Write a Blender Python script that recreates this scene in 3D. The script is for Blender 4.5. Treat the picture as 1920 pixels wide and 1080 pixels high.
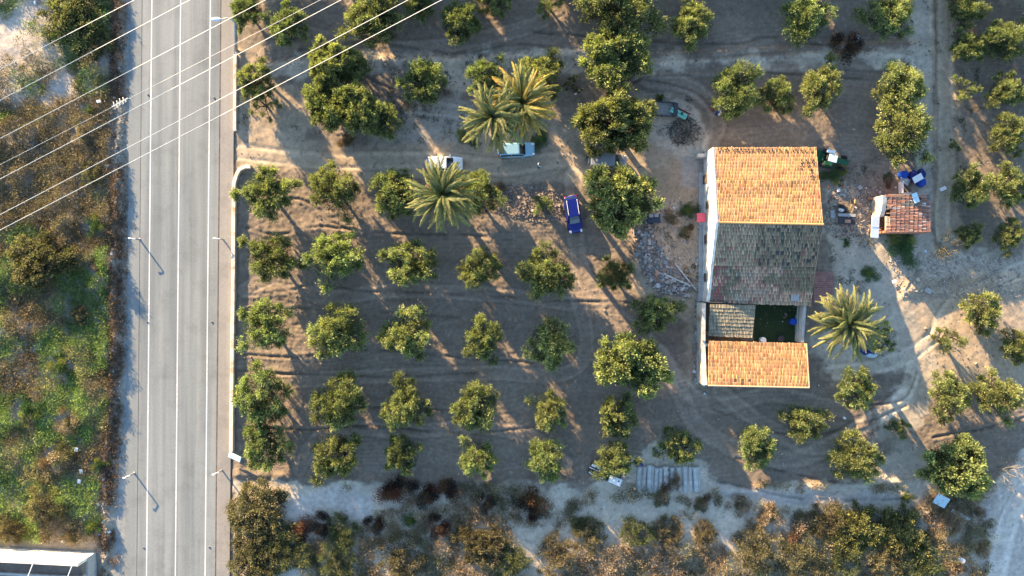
import bpy, math, random
import numpy as np
from mathutils import Vector, Matrix

random.seed(11)
rng = np.random.default_rng(11)
for o in list(bpy.data.objects):
    bpy.data.objects.remove(o)
SC = bpy.context.scene
COL = SC.collection
R = math.radians

# ------------------------------------------------------------------ camera, light
CAM_H = 95.0            # drone height
MPP = 1.0 / 16.0        # metres per photo pixel on the ground
cam_d = bpy.data.cameras.new('camera')
cam = bpy.data.objects.new('camera', cam_d)
COL.objects.link(cam)
cam.location = (0, 0, CAM_H)
cam_d.sensor_width = 36
cam_d.lens = 36 * CAM_H / 120.0
cam_d.clip_end = 6000
SC.camera = cam

SUN_EL = 13.5
SHX, SHY = 0.593, -0.805           # direction in which shadows fall
w = bpy.data.worlds.new('World')
SC.world = w
w.use_nodes = True
nt = w.node_tree
bg = nt.nodes['Background']
sky = nt.nodes.new('ShaderNodeTexSky')
sky.sky_type = 'NISHITA'
sky.sun_disc = False
sky.ozone_density = 1.9
sky.dust_density = 0.3
sky.sun_elevation = R(SUN_EL)
sky.sun_rotation = math.atan2(-SHX, -SHY)
nt.links.new(sky.outputs[0], bg.inputs[0])
bg.inputs[1].default_value = 0.115
sl = bpy.data.lights.new('sun', 'SUN')
sl.energy = 5.0
sl.angle = R(0.5)
sl.color = (1.0, 0.72, 0.41)
so = bpy.data.objects.new('sun', sl)
COL.objects.link(so)
ce = math.cos(R(SUN_EL))
so.rotation_euler = Vector((SHX * ce, SHY * ce, -math.sin(R(SUN_EL)))).to_track_quat('-Z', 'Y').to_euler()
so.location = (-60, 80, 60)
SC.view_settings.view_transform = 'Standard'
SC.view_settings.look = 'None'
SC.view_settings.exposure = 2.35
SC.view_settings.gamma = 1.0
SC.render.engine = 'CYCLES'
SC.cycles.max_bounces = 5

def P(px, py, z=0.0):
    """map point of the photograph's grid (16 px per metre on the ground) at height z"""
    f = (1 - z / CAM_H) * MPP
    return Vector(((px - 960) * f, (540 - py) * f, z))

# ------------------------------------------------------------------ helpers
def tag(o, label=None, cat=None, group=None, kind=None):
    if label: o['label'] = label
    if cat: o['category'] = cat
    if group: o['group'] = group
    if kind: o['kind'] = kind
    return o

def empty(name, loc=(0, 0, 0), rz=0.0, label=None, cat=None, group=None):
    o = bpy.data.objects.new(name, None)
    o.empty_display_size = 0.3
    COL.objects.link(o)
    o.location = loc
    o.rotation_euler = (0, 0, rz)
    return tag(o, label, cat, group)

def link(name, me, parent=None):
    o = bpy.data.objects.new(name, me)
    COL.objects.link(o)
    if parent: o.parent = parent
    return o

def quads_mesh(name, V, nq, mat, col=None):
    """V: (nq*4,3) every four verts one quad"""
    me = bpy.data.meshes.new(name)
    V = np.asarray(V, dtype=np.float32)
    me.vertices.add(len(V)); me.vertices.foreach_set('co', V.ravel())
    me.loops.add(nq * 4); me.loops.foreach_set('vertex_index', np.arange(nq * 4, dtype=np.int32))
    me.polygons.add(nq); me.polygons.foreach_set('loop_start', np.arange(0, nq * 4, 4, dtype=np.int32))
    me.update()
    if col is not None: set_col(me, col)
    me.materials.append(mat)
    return me

def set_col(me, col):
    a = me.color_attributes.new('Col', 'FLOAT_COLOR', 'POINT')
    c = np.ones((len(me.vertices), 4), dtype=np.float32)
    c[:, :3] = col
    a.data.foreach_set('color', c.ravel())

class MB:
    def __init__(self):
        self.v = []; self.f = []; self.c = []
    def add(self, vs, fs, c=None):
        n = len(self.v)
        self.v += [tuple(x) for x in vs]
        self.f += [tuple(i + n for i in f) for f in fs]
        self.c += [c or (1, 1, 1)] * len(vs)
        return self
    def box(self, c, s, rz=0.0, M=None, col=None, bev=0.0):
        x, y, z = s[0] / 2, s[1] / 2, s[2] / 2
        if bev > 0:
            b = min(bev, x * .9, y * .9, z * .9)
            vs = []
            for zz, k in ((-z, b), (-z + b, 0), (z - b, 0), (z, b)):
                for sx, sy in ((-1, -1), (1, -1), (1, 1), (-1, 1)):
                    # eight corner ring
                    if sx * sy > 0:
                        vs += [(sx * (x - k), sy * (y - b - k * 0), zz), (sx * (x - b), sy * (y - k), zz)]
                    else:
                        vs += [(sx * (x - b), sy * (y - k), zz), (sx * (x - k), sy * (y - b), zz)]
            fs = []
            for r in range(3):
                for i in range(8):
                    fs.append((r * 8 + i, r * 8 + (i + 1) % 8, r * 8 + 8 + (i + 1) % 8, r * 8 + 8 + i))
            fs.append(tuple(range(7, -1, -1))); fs.append(tuple(range(24, 32)))
        else:
            vs = [(-x, -y, -z), (x, -y, -z), (x, y, -z), (-x, y, -z), (-x, -y, z), (x, -y, z), (x, y, z), (-x, y, z)]
            fs = [(0, 3, 2, 1), (4, 5, 6, 7), (0, 1, 5, 4), (1, 2, 6, 5), (2, 3, 7, 6), (3, 0, 4, 7)]
        T = Matrix.Translation(c) @ Matrix.Rotation(rz, 4, 'Z')
        if M is not None: T = T @ M
        return self.add([T @ Vector(p) for p in vs], fs, col)
    def tube(self, pts, rads, n=6, col=None, cap=True):
        pts = [Vector(p) for p in pts]
        if not hasattr(rads, '__len__'): rads = [rads] * len(pts)
        vs = []; fs = []
        for i, p in enumerate(pts):
            d = (pts[min(i + 1, len(pts) - 1)] - pts[max(i - 1, 0)]).normalized()
            a = d.cross(Vector((0, 0, 1)) if abs(d.z) < .9 else Vector((1, 0, 0))).normalized()
            b = d.cross(a)
            for k in range(n):
                t = 2 * math.pi * k / n
                vs.append(p + (a * math.cos(t) + b * math.sin(t)) * rads[i])
        for i in range(len(pts) - 1):
            for k in range(n):
                fs.append((i * n + k, i * n + (k + 1) % n, (i + 1) * n + (k + 1) % n, (i + 1) * n + k))
        if cap:
            fs.append(tuple(range(n - 1, -1, -1))); fs.append(tuple(range((len(pts) - 1) * n, len(pts) * n)))
        return self.add(vs, fs, col)
    def loft(self, rings, col=None, cap=True):
        n = len(rings[0]); vs = [p for r in rings for p in r]; fs = []
        for i in range(len(rings) - 1):
            for k in range(n):
                fs.append((i * n + k, i * n + (k + 1) % n, (i + 1) * n + (k + 1) % n, (i + 1) * n + k))
        if cap:
            fs.append(tuple(range(n - 1, -1, -1))); fs.append(tuple(range((len(rings) - 1) * n, len(rings) * n)))
        return self.add(vs, fs, col)
    def lathe(self, prof, n=16, c=(0, 0, 0), col=None):
        rings = [[(c[0] + r * math.cos(2 * math.pi * k / n), c[1] + r * math.sin(2 * math.pi * k / n), c[2] + z) for k in range(n)] for r, z in prof]
        return self.loft(rings, col)
    def blob(self, c, s, n=8, m=5, jit=0.0, col=None, rnd=random):
        rings = []
        for j in range(m + 1):
            ph = math.pi * (j + .02) / (m + .04)
            rr = math.sin(ph)
            rings.append([(c[0] + s[0] * rr * math.cos(2 * math.pi * k / n) * (1 + rnd.uniform(-jit, jit)),
                           c[1] + s[1] * rr * math.sin(2 * math.pi * k / n) * (1 + rnd.uniform(-jit, jit)),
                           c[2] - s[2] * math.cos(ph) * (1 + rnd.uniform(-jit, jit))) for k in range(n)])
        return self.loft(rings, col)
    def mesh(self, name, mat, smooth=False, usecol=False):
        me = bpy.data.meshes.new(name)
        me.from_pydata(self.v, [], self.f)
        me.update()
        if usecol: set_col(me, np.array(self.c, dtype=np.float32))
        me.materials.append(mat)
        if smooth: me.polygons.foreach_set('use_smooth', [True] * len(me.polygons))
        return me
    def build(self, name, mat, parent=None, smooth=False, usecol=False):
        return link(name, self.mesh(name, mat, smooth, usecol), parent)

def copy_tree(o, parent=None):
    c = o.copy(); COL.objects.link(c); c.parent = parent
    for ch in o.children: copy_tree(ch, c)
    return c

# ------------------------------------------------------------------ materials
def new_mat(name):
    m = bpy.data.materials.new(name); m.use_nodes = True
    n = m.node_tree; b = n.nodes['Principled BSDF']
    return m, n, b

def N(n, t, **k):
    x = n.nodes.new(t)
    for a, v in k.items(): setattr(x, a, v)
    return x

def mat(name, c, rough=.8, metal=0.0, var=.25, scale=3.0, bump=.2, bscale=20.0, vcol=False, spec=.3, coord='Object', bdist=.02):
    m, n, b = new_mat(name)
    tc = N(n, 'ShaderNodeTexCoord')
    src = tc.outputs['Object']
    if coord == 'World':
        src = N(n, 'ShaderNodeNewGeometry').outputs['Position']
    no = N(n, 'ShaderNodeTexNoise'); no.inputs['Scale'].default_value = scale; no.inputs['Detail'].default_value = 8
    no.inputs['Roughness'].default_value = .65
    n.links.new(src, no.inputs['Vector'])
    mr = N(n, 'ShaderNodeMapRange'); mr.inputs[1].default_value = .3; mr.inputs[2].default_value = .7
    mr.inputs[3].default_value = 1 - var; mr.inputs[4].default_value = 1 + var
    n.links.new(no.outputs['Fac'], mr.inputs[0])
    mx = N(n, 'ShaderNodeVectorMath', operation='SCALE')
    if vcol:
        at = N(n, 'ShaderNodeAttribute'); at.attribute_name = 'Col'
        n.links.new(at.outputs['Color'], mx.inputs[0])
    else:
        mx.inputs[0].default_value = c
    n.links.new(mr.outputs[0], mx.inputs['Scale'])
    n.links.new(mx.outputs[0], b.inputs['Base Color'])
    b.inputs['Roughness'].default_value = rough
    b.inputs['Metallic'].default_value = metal
    b.inputs['Specular IOR Level'].default_value = spec
    if bump > 0:
        nb = N(n, 'ShaderNodeTexNoise'); nb.inputs['Scale'].default_value = bscale; nb.inputs['Detail'].default_value = 6
        n.links.new(src, nb.inputs['Vector'])
        bp = N(n, 'ShaderNodeBump'); bp.inputs['Strength'].default_value = bump; bp.inputs['Distance'].default_value = bdist
        n.links.new(nb.outputs['Fac'], bp.inputs['Height']); n.links.new(bp.outputs[0], b.inputs['Normal'])
    return m

def leaf_mat(name, tint=(1, 1, 1), trans=.3, var=.25):
    m, n, b = new_mat(name)
    out = n.nodes['Material Output']
    at = N(n, 'ShaderNodeAttribute'); at.attribute_name = 'Col'
    oi = N(n, 'ShaderNodeObjectInfo')
    mr = N(n, 'ShaderNodeMapRange'); mr.inputs[3].default_value = 1 - var; mr.inputs[4].default_value = 1 + var
    n.links.new(oi.outputs['Random'], mr.inputs[0])
    sc = N(n, 'ShaderNodeVectorMath', operation='SCALE')
    n.links.new(at.outputs['Color'], sc.inputs[0]); n.links.new(mr.outputs[0], sc.inputs['Scale'])
    tt = N(n, 'ShaderNodeVectorMath', operation='MULTIPLY'); tt.inputs[1].default_value = tint
    n.links.new(sc.outputs[0], tt.inputs[0])
    hs = N(n, 'ShaderNodeHueSaturation')
    mr2 = N(n, 'ShaderNodeMapRange'); mr2.inputs[3].default_value = .48; mr2.inputs[4].default_value = .515
    m3 = N(n, 'ShaderNodeMath', operation='FRACT'); m4 = N(n, 'ShaderNodeMath', operation='MULTIPLY'); m4.inputs[1].default_value = 7.31
    n.links.new(oi.outputs['Random'], m4.inputs[0]); n.links.new(m4.outputs[0], m3.inputs[0]); n.links.new(m3.outputs[0], mr2.inputs[0])
    n.links.new(mr2.outputs[0], hs.inputs['Hue']); n.links.new(tt.outputs[0], hs.inputs['Color'])
    b.inputs['Roughness'].default_value = .6; b.inputs['Specular IOR Level'].default_value = .25
    n.links.new(hs.outputs[0], b.inputs['Base Color'])
    tr = N(n, 'ShaderNodeBsdfTranslucent')
    br = N(n, 'ShaderNodeVectorMath', operation='MULTIPLY'); br.inputs[1].default_value = (1.15, 1.35, .6)
    n.links.new(hs.outputs[0], br.inputs[0]); n.links.new(br.outputs[0], tr.inputs['Color'])
    ms = N(n, 'ShaderNodeMixShader'); ms.inputs[0].default_value = trans
    n.links.new(b.outputs[0], ms.inputs[1]); n.links.new(tr.outputs[0], ms.inputs[2])
    n.links.new(ms.outputs[0], out.inputs['Surface'])
    return m

M_leaf = leaf_mat('olive_leaves', trans=.38, var=.18)
M_leaf2 = leaf_mat('scrub_leaves', trans=.2, var=.15)
M_palm = leaf_mat('palm_leaves', trans=.25, var=.15)
M_bark = mat('bark', (.13, .10, .075), .95, var=.4, scale=5, bump=.6, bscale=15)
M_palmbark = mat('palm_bark', (.20, .145, .09), .95, var=.4, scale=6, bump=.8, bscale=10)
M_white = mat('white_metal', (.78, .78, .76), .45, var=.06)
M_grey = mat('grey_metal', (.30, .31, .32), .5, metal=.3, var=.15)
M_dark = mat('dark_metal', (.04, .04, .045), .6, var=.3)
M_rubber = mat('rubber', (.02, .02, .022), .8, var=.2)
M_glass = mat('car_glass', (.012, .022, .030), .05, var=.0, bump=0, spec=.8)
M_lamp = mat('lamp_glass', (.75, .75, .72), .15, var=.0, bump=0, spec=.8)
M_tail = mat('tail_lamp', (.35, .02, .02), .2, var=.0, bump=0)
M_conc = mat('concrete', (.36, .35, .33), .9, var=.18, scale=2, bump=.3)
M_pipe = mat('fibre_cement', (.42, .42, .39), .9, var=.28, scale=3, bump=.3)
M_wood = mat('grey_wood', (.24, .20, .155), .9, var=.35, scale=6, bump=.4)
M_brick = mat('brick', (.33, .15, .09), .9, var=.35, scale=5, bump=.5)
M_cable = mat('cable', (.62, .61, .56), .5, var=.0, bump=0)
M_paint = mat('road_paint', (.60, .60, .58), .7, var=.25, scale=2.5, bump=.1, coord='World')
M_tile = mat('clay_tile', (1, 1, 1), .9, var=.16, scale=9, bump=.3, bscale=30, vcol=True)
M_vc = mat('mixed_matter', (1, 1, 1), .85, var=.2, scale=6, bump=.3, vcol=True)
M_red = mat('red_paint', (.38, .03, .06), .5, var=.15)
M_pink = mat('pink_awning', (.50, .08, .13), .7, var=.1)
M_teal = mat('green_paint', (.16, .42, .34), .5, var=.18)
M_dgreen = mat('dark_green_paint', (.012, .075, .035), .45, var=.2)
M_blue = mat('blue_plastic', (.01, .06, .36), .4, var=.15)
M_dblue = mat('dark_blue_plastic', (.008, .02, .16), .5, var=.25)
M_lblue = mat('pale_blue_sheet', (.45, .60, .66), .5, var=.1)
M_skin = mat('skin', (.35, .2, .14), .6, var=.05)
M_hair = mat('dark_hair', (.02, .015, .012), .7, var=.1)

def plaster(name, c, stain=(.45, .35, .25)):
    m, n, b = new_mat(name)
    tc = N(n, 'ShaderNodeNewGeometry')
    no = N(n, 'ShaderNodeTexNoise'); no.inputs['Scale'].default_value = .9; no.inputs['Detail'].default_value = 9; no.inputs['Roughness'].default_value = .7
    n.links.new(tc.outputs['Position'], no.inputs['Vector'])
    cr = N(n, 'ShaderNodeValToRGB')
    cr.color_ramp.elements[0].position = .36; cr.color_ramp.elements[0].color = (*stain, 1)
    cr.color_ramp.elements[1].position = .52; cr.color_ramp.elements[1].color = (*c, 1)
    n.links.new(no.outputs['Fac'], cr.inputs[0]); n.links.new(cr.outputs[0], b.inputs['Base Color'])
    b.inputs['Roughness'].default_value = .92
    nb = N(n, 'ShaderNodeTexNoise'); nb.inputs['Scale'].default_value = 6; nb.inputs['Detail'].default_value = 8
    n.links.new(tc.outputs['Position'], nb.inputs['Vector'])
    bp = N(n, 'ShaderNodeBump'); bp.inputs['Strength'].default_value = .5; bp.inputs['Distance'].default_value = .05
    n.links.new(nb.outputs['Fac'], bp.inputs['Height']); n.links.new(bp.outputs[0], b.inputs['Normal'])
    return m
M_plaster = plaster('white_plaster', (.72, .67, .58))
M_lime = plaster('limewash', (.62, .56, .46), (.40, .27, .17))

# ground material: zone colours from the attribute, grain and pebbles from noise
def ground_mat():
    m, n, b = new_mat('soil')
    at = N(n, 'ShaderNodeAttribute'); at.attribute_name = 'Col'
    g = N(n, 'ShaderNodeNewGeometry')
    n1 = N(n, 'ShaderNodeTexNoise'); n1.inputs['Scale'].default_value = 1.6; n1.inputs['Detail'].default_value = 12; n1.inputs['Roughness'].default_value = .75
    n2 = N(n, 'ShaderNodeTexVoronoi'); n2.inputs['Scale'].default_value = 5.5
    for x in (n1, n2): n.links.new(g.outputs['Position'], x.inputs['Vector'])
    mr = N(n, 'ShaderNodeMapRange'); mr.inputs[1].default_value = .3; mr.inputs[2].default_value = .7; mr.inputs[3].default_value = .72; mr.inputs[4].default_value = 1.3
    n.links.new(n1.outputs['Fac'], mr.inputs[0])
    mr2 = N(n, 'ShaderNodeMapRange'); mr2.inputs[1].default_value = .03; mr2.inputs[2].default_value = .22; mr2.inputs[3].default_value = 1.25; mr2.inputs[4].default_value = 1.0
    n.links.new(n2.outputs['Distance'], mr2.inputs[0])
    mm = N(n, 'ShaderNodeMath', operation='MULTIPLY'); n.links.new(mr.outputs[0], mm.inputs[0]); n.links.new(mr2.outputs[0], mm.inputs[1])
    sc = N(n, 'ShaderNodeVectorMath', operation='SCALE'); n.links.new(at.outputs['Color'], sc.inputs[0]); n.links.new(mm.outputs[0], sc.inputs['Scale'])
    n.links.new(sc.outputs[0], b.inputs['Base Color'])
    b.inputs['Roughness'].default_value = .95; b.inputs['Specular IOR Level'].default_value = .15
    nb = N(n, 'ShaderNodeTexNoise'); nb.inputs['Scale'].default_value = 7; nb.inputs['Detail'].default_value = 9; nb.inputs['Roughness'].default_value = .7
    n.links.new(g.outputs['Position'], nb.inputs['Vector'])
    bp = N(n, 'ShaderNodeBump'); bp.inputs['Strength'].default_value = .6; bp.inputs['Distance'].default_value = .05
    n.links.new(nb.outputs['Fac'], bp.inputs['Height']); n.links.new(bp.outputs[0], b.inputs['Normal'])
    return m
M_ground = ground_mat()

def road_mat(name, c, c2):
    m, n, b = new_mat(name)
    g = N(n, 'ShaderNodeNewGeometry')
    sep = N(n, 'ShaderNodeMapping'); sep.inputs['Scale'].default_value = (1.1, .035, 1)
    sep.inputs['Rotation'].default_value = (0, 0, R(-.53))
    n.links.new(g.outputs['Position'], sep.inputs['Vector'])
    n1 = N(n, 'ShaderNodeTexNoise'); n1.inputs['Scale'].default_value = 1.0; n1.inputs['Detail'].default_value = 5
    n.links.new(sep.outputs[0], n1.inputs['Vector'])
    cr = N(n, 'ShaderNodeValToRGB'); cr.color_ramp.elements[0].position = .35; cr.color_ramp.elements[0].color = (*c, 1)
    cr.color_ramp.elements[1].position = .65; cr.color_ramp.elements[1].color = (*c2, 1)
    n.links.new(n1.outputs['Fac'], cr.inputs[0])
    n2 = N(n, 'ShaderNodeTexNoise'); n2.inputs['Scale'].default_value = 5; n2.inputs['Detail'].default_value = 10; n2.inputs['Roughness'].default_value = .8
    n.links.new(g.outputs['Position'], n2.inputs['Vector'])
    mr = N(n, 'ShaderNodeMapRange'); mr.inputs[1].default_value = .3; mr.inputs[2].default_value = .7; mr.inputs[3].default_value = .84; mr.inputs[4].default_value = 1.16
    n.links.new(n2.outputs['Fac'], mr.inputs[0])
    sc = N(n, 'ShaderNodeVectorMath', operation='SCALE'); n.links.new(cr.outputs[0], sc.inputs[0]); n.links.new(mr.outputs[0], sc.inputs['Scale'])
    n.links.new(sc.outputs[0], b.inputs['Base Color']); b.inputs['Roughness'].default_value = .85
    n3 = N(n, 'ShaderNodeTexNoise'); n3.inputs['Scale'].default_value = .35; n3.inputs['Detail'].default_value = 9; n3.inputs['Roughness'].default_value = .7
    n.links.new(g.outputs['Position'], n3.inputs['Vector'])
    m3 = N(n, 'ShaderNodeMapRange'); m3.inputs[1].default_value = .32; m3.inputs[2].default_value = .5; m3.inputs[3].default_value = .82; m3.inputs[4].default_value = 1.03
    n.links.new(n3.outputs['Fac'], m3.inputs[0])
    s3 = N(n, 'ShaderNodeVectorMath', operation='SCALE'); n.links.new(sc.outputs[0], s3.inputs[0]); n.links.new(m3.outputs[0], s3.inputs['Scale']); n.links.new(s3.outputs[0], b.inputs['Base Color'])
    bp = N(n, 'ShaderNodeBump'); bp.inputs['Strength'].default_value = .15; bp.inputs['Distance'].default_value = .01
    n.links.new(n2.outputs['Fac'], bp.inputs['Height']); n.links.new(bp.outputs[0], b.inputs['Normal'])
    return m
M_road = road_mat('asphalt', (.140, .156, .158), (.215, .228, .222))
M_shoulder = road_mat('shoulder_asphalt', (.165, .182, .180), (.195, .21, .207))
M_walk = road_mat('pavement_concrete', (.215, .200, .180), (.25, .232, .207))

# ------------------------------------------------------------------ noise on arrays
def _hash(ix, iy, seed):
    h = (ix.astype(np.int64) * 374761393 + iy.astype(np.int64) * 668265263 + seed * 1442695041) & 0xffffffff
    h = ((h ^ (h >> 13)) * 1274126177) & 0xffffffff
    h = h ^ (h >> 16)
    return (h & 0xffffff) / float(0xffffff)

def vnoise(x, y, s, seed=0):
    x = x / s + 1000.3; y = y / s + 1000.7
    ix = np.floor(x); iy = np.floor(y); fx = x - ix; fy = y - iy
    fx = fx * fx * (3 - 2 * fx); fy = fy * fy * (3 - 2 * fy)
    a = _hash(ix, iy, seed); b = _hash(ix + 1, iy, seed); c = _hash(ix, iy + 1, seed); d = _hash(ix + 1, iy + 1, seed)
    return (a * (1 - fx) + b * fx) * (1 - fy) + (c * (1 - fx) + d * fx) * fy

def fbm(x, y, s, o=4, seed=0):
    t = 0; a = 1; n = 0
    for k in range(o):
        t = t + a * vnoise(x, y, s / 2 ** k, seed + k * 17); n += a; a *= .55
    return t / n

def sstep(a, b, x):
    t = np.clip((x - a) / (b - a), 0, 1)
    return t * t * (3 - 2 * t)

def poly_sd(px, py, poly):
    """signed distance in photo pixels, positive inside"""
    d2 = np.full(px.shape, 1e12); ins = np.zeros(px.shape, bool)
    n = len(poly)
    for i in range(n):
        ax, ay = poly[i]; bx, by = poly[(i + 1) % n]
        ex, ey = bx - ax, by - ay
        t = np.clip(((px - ax) * ex + (py - ay) * ey) / (ex * ex + ey * ey + 1e-9), 0, 1)
        d2 = np.minimum(d2, (px - ax - t * ex) ** 2 + (py - ay - t * ey) ** 2)
        if ay != by:
            ins ^= ((ay > py) != (by > py)) & (px < ex * (py - ay) / (by - ay) + ax)
    return np.where(ins, 1, -1) * np.sqrt(d2)

def line_d(px, py, pts):
    d2 = np.full(px.shape, 1e12)
    for i in range(len(pts) - 1):
        ax, ay = pts[i][:2]; bx, by = pts[i + 1][:2]
        ex, ey = bx - ax, by - ay
        t = np.clip(((px - ax) * ex + (py - ay) * ey) / (ex * ex + ey * ey + 1e-9), 0, 1)
        d2 = np.minimum(d2, (px - ax - t * ex) ** 2 + (py - ay - t * ey) ** 2)
    return np.sqrt(d2)

def smooth_line(pts, n=6):
    out = []
    for i in range(len(pts) - 1):
        p0 = pts[max(i - 1, 0)]; p1 = pts[i]; p2 = pts[i + 1]; p3 = pts[min(i + 2, len(pts) - 1)]
        for k in range(n):
            t = k / n
            out.append(tuple(.5 * (2 * p1[j] + (p2[j] - p0[j]) * t + (2 * p0[j] - 5 * p1[j] + 4 * p2[j] - p3[j]) * t * t + (3 * p1[j] - p0[j] - 3 * p2[j] + p3[j]) * t ** 3) for j in (0, 1)))
    out.append(tuple(pts[-1][:2]))
    return out

# ------------------------------------------------------------------ zones (photo map grid)
SOIL = np.array((.200, .160, .122)); PALE = np.array((.410, .350, .270)); WARM = np.array((.305, .242, .172))
GREY = np.array((.30, .285, .26)); CHALK = np.array((.47, .415, .355)); GRAVEL = np.array((.27, .24, .195))
YARD = [(445, 250), (520, 245), (560, 262), (650, 275), (760, 272), (860, 268), (900, 235), (1000, 240), (1085, 230), (1110, 190), (1200, 175), (1250, 172), (1300, 195), (1335, 268), (1335, 570), (1322, 730), (1290, 720), (1285, 610), (1240, 560), (1190, 540), (1190, 430), (1110, 335), (1050, 345), (930, 345), (850, 340), (700, 345), (560, 322), (470, 316), (445, 322)]
ZONES = [
    # polygon, colour, edge softness px, noise px, seed
    ([(440, -60), (520, -60), (470, 60), (520, 130), (600, 230), (560, 270), (440, 260)], WARM * .95, 12, 40, 1),
    ([(500, 120), (640, 95), (760, 108), (900, 100), (1100, 92), (1230, 100), (1400, 105), (1560, 96), (1720, 92), (1720, 118), (1400, 122), (1230, 128), (1100, 122), (900, 150), (860, 190), (760, 120), (640, 135), (510, 150)], PALE, 8, 22, 2),
    ([(700, 225), (860, 165), (900, 235), (860, 275), (700, 280)], GRAVEL * 1.1, 10, 30, 3),
    (YARD, WARM, 8, 16, 4),
    ([(1205, 190), (1240, 175), (1285, 188), (1320, 235), (1330, 290), (1290, 300), (1210, 260)], PALE * .9, 8, 14, 5),
    ([(1215, 385), (1325, 370), (1325, 540), (1290, 555), (1200, 540), (1190, 450)], WARM * 1.15, 8, 20, 6),
    ([(1276, 293), (1335, 293), (1335, 355), (1276, 352)], GREY * .9, 1.5, 3, 7),
    ([(1715, -400), (1748, -400), (1748, 130), (1750, 480), (1700, 480), (1716, 300), (1712, 130), (1705, 50)], PALE * .95, 3, 8, 8),
    ([(1748, -400), (1790, -400), (1792, 200), (1800, 450), (1752, 480)], WARM * .95, 4, 12, 9),
    ([(1545, 425), (1560, 300), (1650, 440), (1760, 470), (1960, 478), (1960, 530), (1800, 520), (1700, 545), (1745, 620), (1770, 720), (1720, 800), (1640, 830), (1600, 880), (1700, 700), (1640, 690), (1560, 720), (1520, 640), (1560, 560)], PALE * .92, 9, 26, 10),
    ([(1700, 520), (2000, 505), (2000, 720), (1790, 720), (1760, 660), (1690, 560)], WARM * 1.15, 10, 30, 11),
    ([(1640, 850), (1720, 830), (1860, 900), (1800, 960), (1640, 930)], PALE * .8, 10, 30, 12),
    ([(440, 900), (760, 908), (950, 902), (1090, 912), (1185, 850), (1250, 830), (1330, 870), (1350, 925), (1500, 908), (1640, 900), (1860, 900), (2000, 800), (2000, 1500), (440, 1500)], PALE * 1.15, 6, 18, 13),
    ([(540, 925), (620, 915), (700, 930), (690, 980), (600, 960), (560, 1080), (520, 1080)], CHALK, 8, 22, 14),
    ([(960, 950), (1060, 960), (1200, 940), (1420, 965), (1380, 1000), (1180, 985), (1050, 1100), (960, 1100)], PALE * 1.15, 10, 30, 15),
    ([(1340, 905), (1500, 925), (1700, 925), (1700, 945), (1500, 948), (1360, 935)], CHALK * .85, 4, 10, 16),
    ([(1920, 850), (1830, 960), (1870, 1010), (1790, 1100), (2100, 1100), (2100, 800)], CHALK * .9, 8, 24, 17),
    ([(-400, -400), (236, -400), (240, 1080), (190, 1700), (-400, 1700)], GRAVEL * .95, 2, 10, 18),
    ([(-400, -20), (95, -20), (120, 100), (170, 180), (90, 205), (-400, 180)], CHALK * .85, 12, 50, 19),
    ([(-400, 555), (60, 600), (110, 680), (60, 720), (-400, 740)], CHALK * .85, 12, 40, 20),
    ([(205, -400), (236, -400), (240, 600), (225, 780), (205, 960), (190, 1060), (178, 1000), (198, 700), (204, 300)], GRAVEL * .9, 3, 10, 21),
    ([(232, -400), (268, -400), (258, 1500), (205, 1500), (215, 1000), (228, 800), (240, 500)], np.array((.22, .23, .225)), 1.5, 5, 22),
]
TRACKS = [  # centre line, half gauge px, rut width px
    ([(1075, 330), (1078, 440), (1095, 520), (1150, 585), (1225, 650), (1275, 740), (1310, 800), (1400, 850), (1500, 860), (1620, 800), (1700, 740)], 12, 4.5),
    ([(1350, 735), (1420, 790), (1520, 840), (1600, 810), (1690, 745), (1710, 690)], 11, 4),
    ([(1240, 660), (1290, 735), (1350, 760), (1450, 740), (1540, 760), (1620, 780)], 11, 4),
    ([(1195, 135), (1290, 130), (1450, 118), (1600, 112), (1700, 118)], 12, 4),
    ([(1215, 150), (1290, 160), (1345, 215), (1330, 275)], 11, 4),
    ([(1550, 700), (1640, 690), (1740, 640), (1800, 560), (1920, 505)], 11, 4),
    ([(445, 285), (600, 300), (800, 300), (950, 315), (1060, 300), (1130, 330)], 12, 4),
    ([(455, 720), (700, 705), (900, 700), (1060, 700), (1100, 640), (1070, 520)], 11, 3),
    ([(460, 545), (520, 520), (600, 555), (760, 545), (960, 555), (1070, 570)], 11, 3),
    ([(560, 880), (620, 805), (760, 810), (900, 800), (1000, 820), (1060, 870)], 11, 3),
    ([(1770, -60), (1772, 120), (1775, 300), (1770, 440), (1840, 480)], 11, 4),
    ([(1870, 1080), (1900, 960), (1960, 880)], 14, 5),
    ([(560, 60), (760, 90), (960, 60), (1050, 20)], 11, 3),
    ([(640, 190), (760, 200), (860, 210), (960, 260)], 11, 3),
]
TRACKS = [(smooth_line(a), b, c) for a, b, c in TRACKS]

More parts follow.
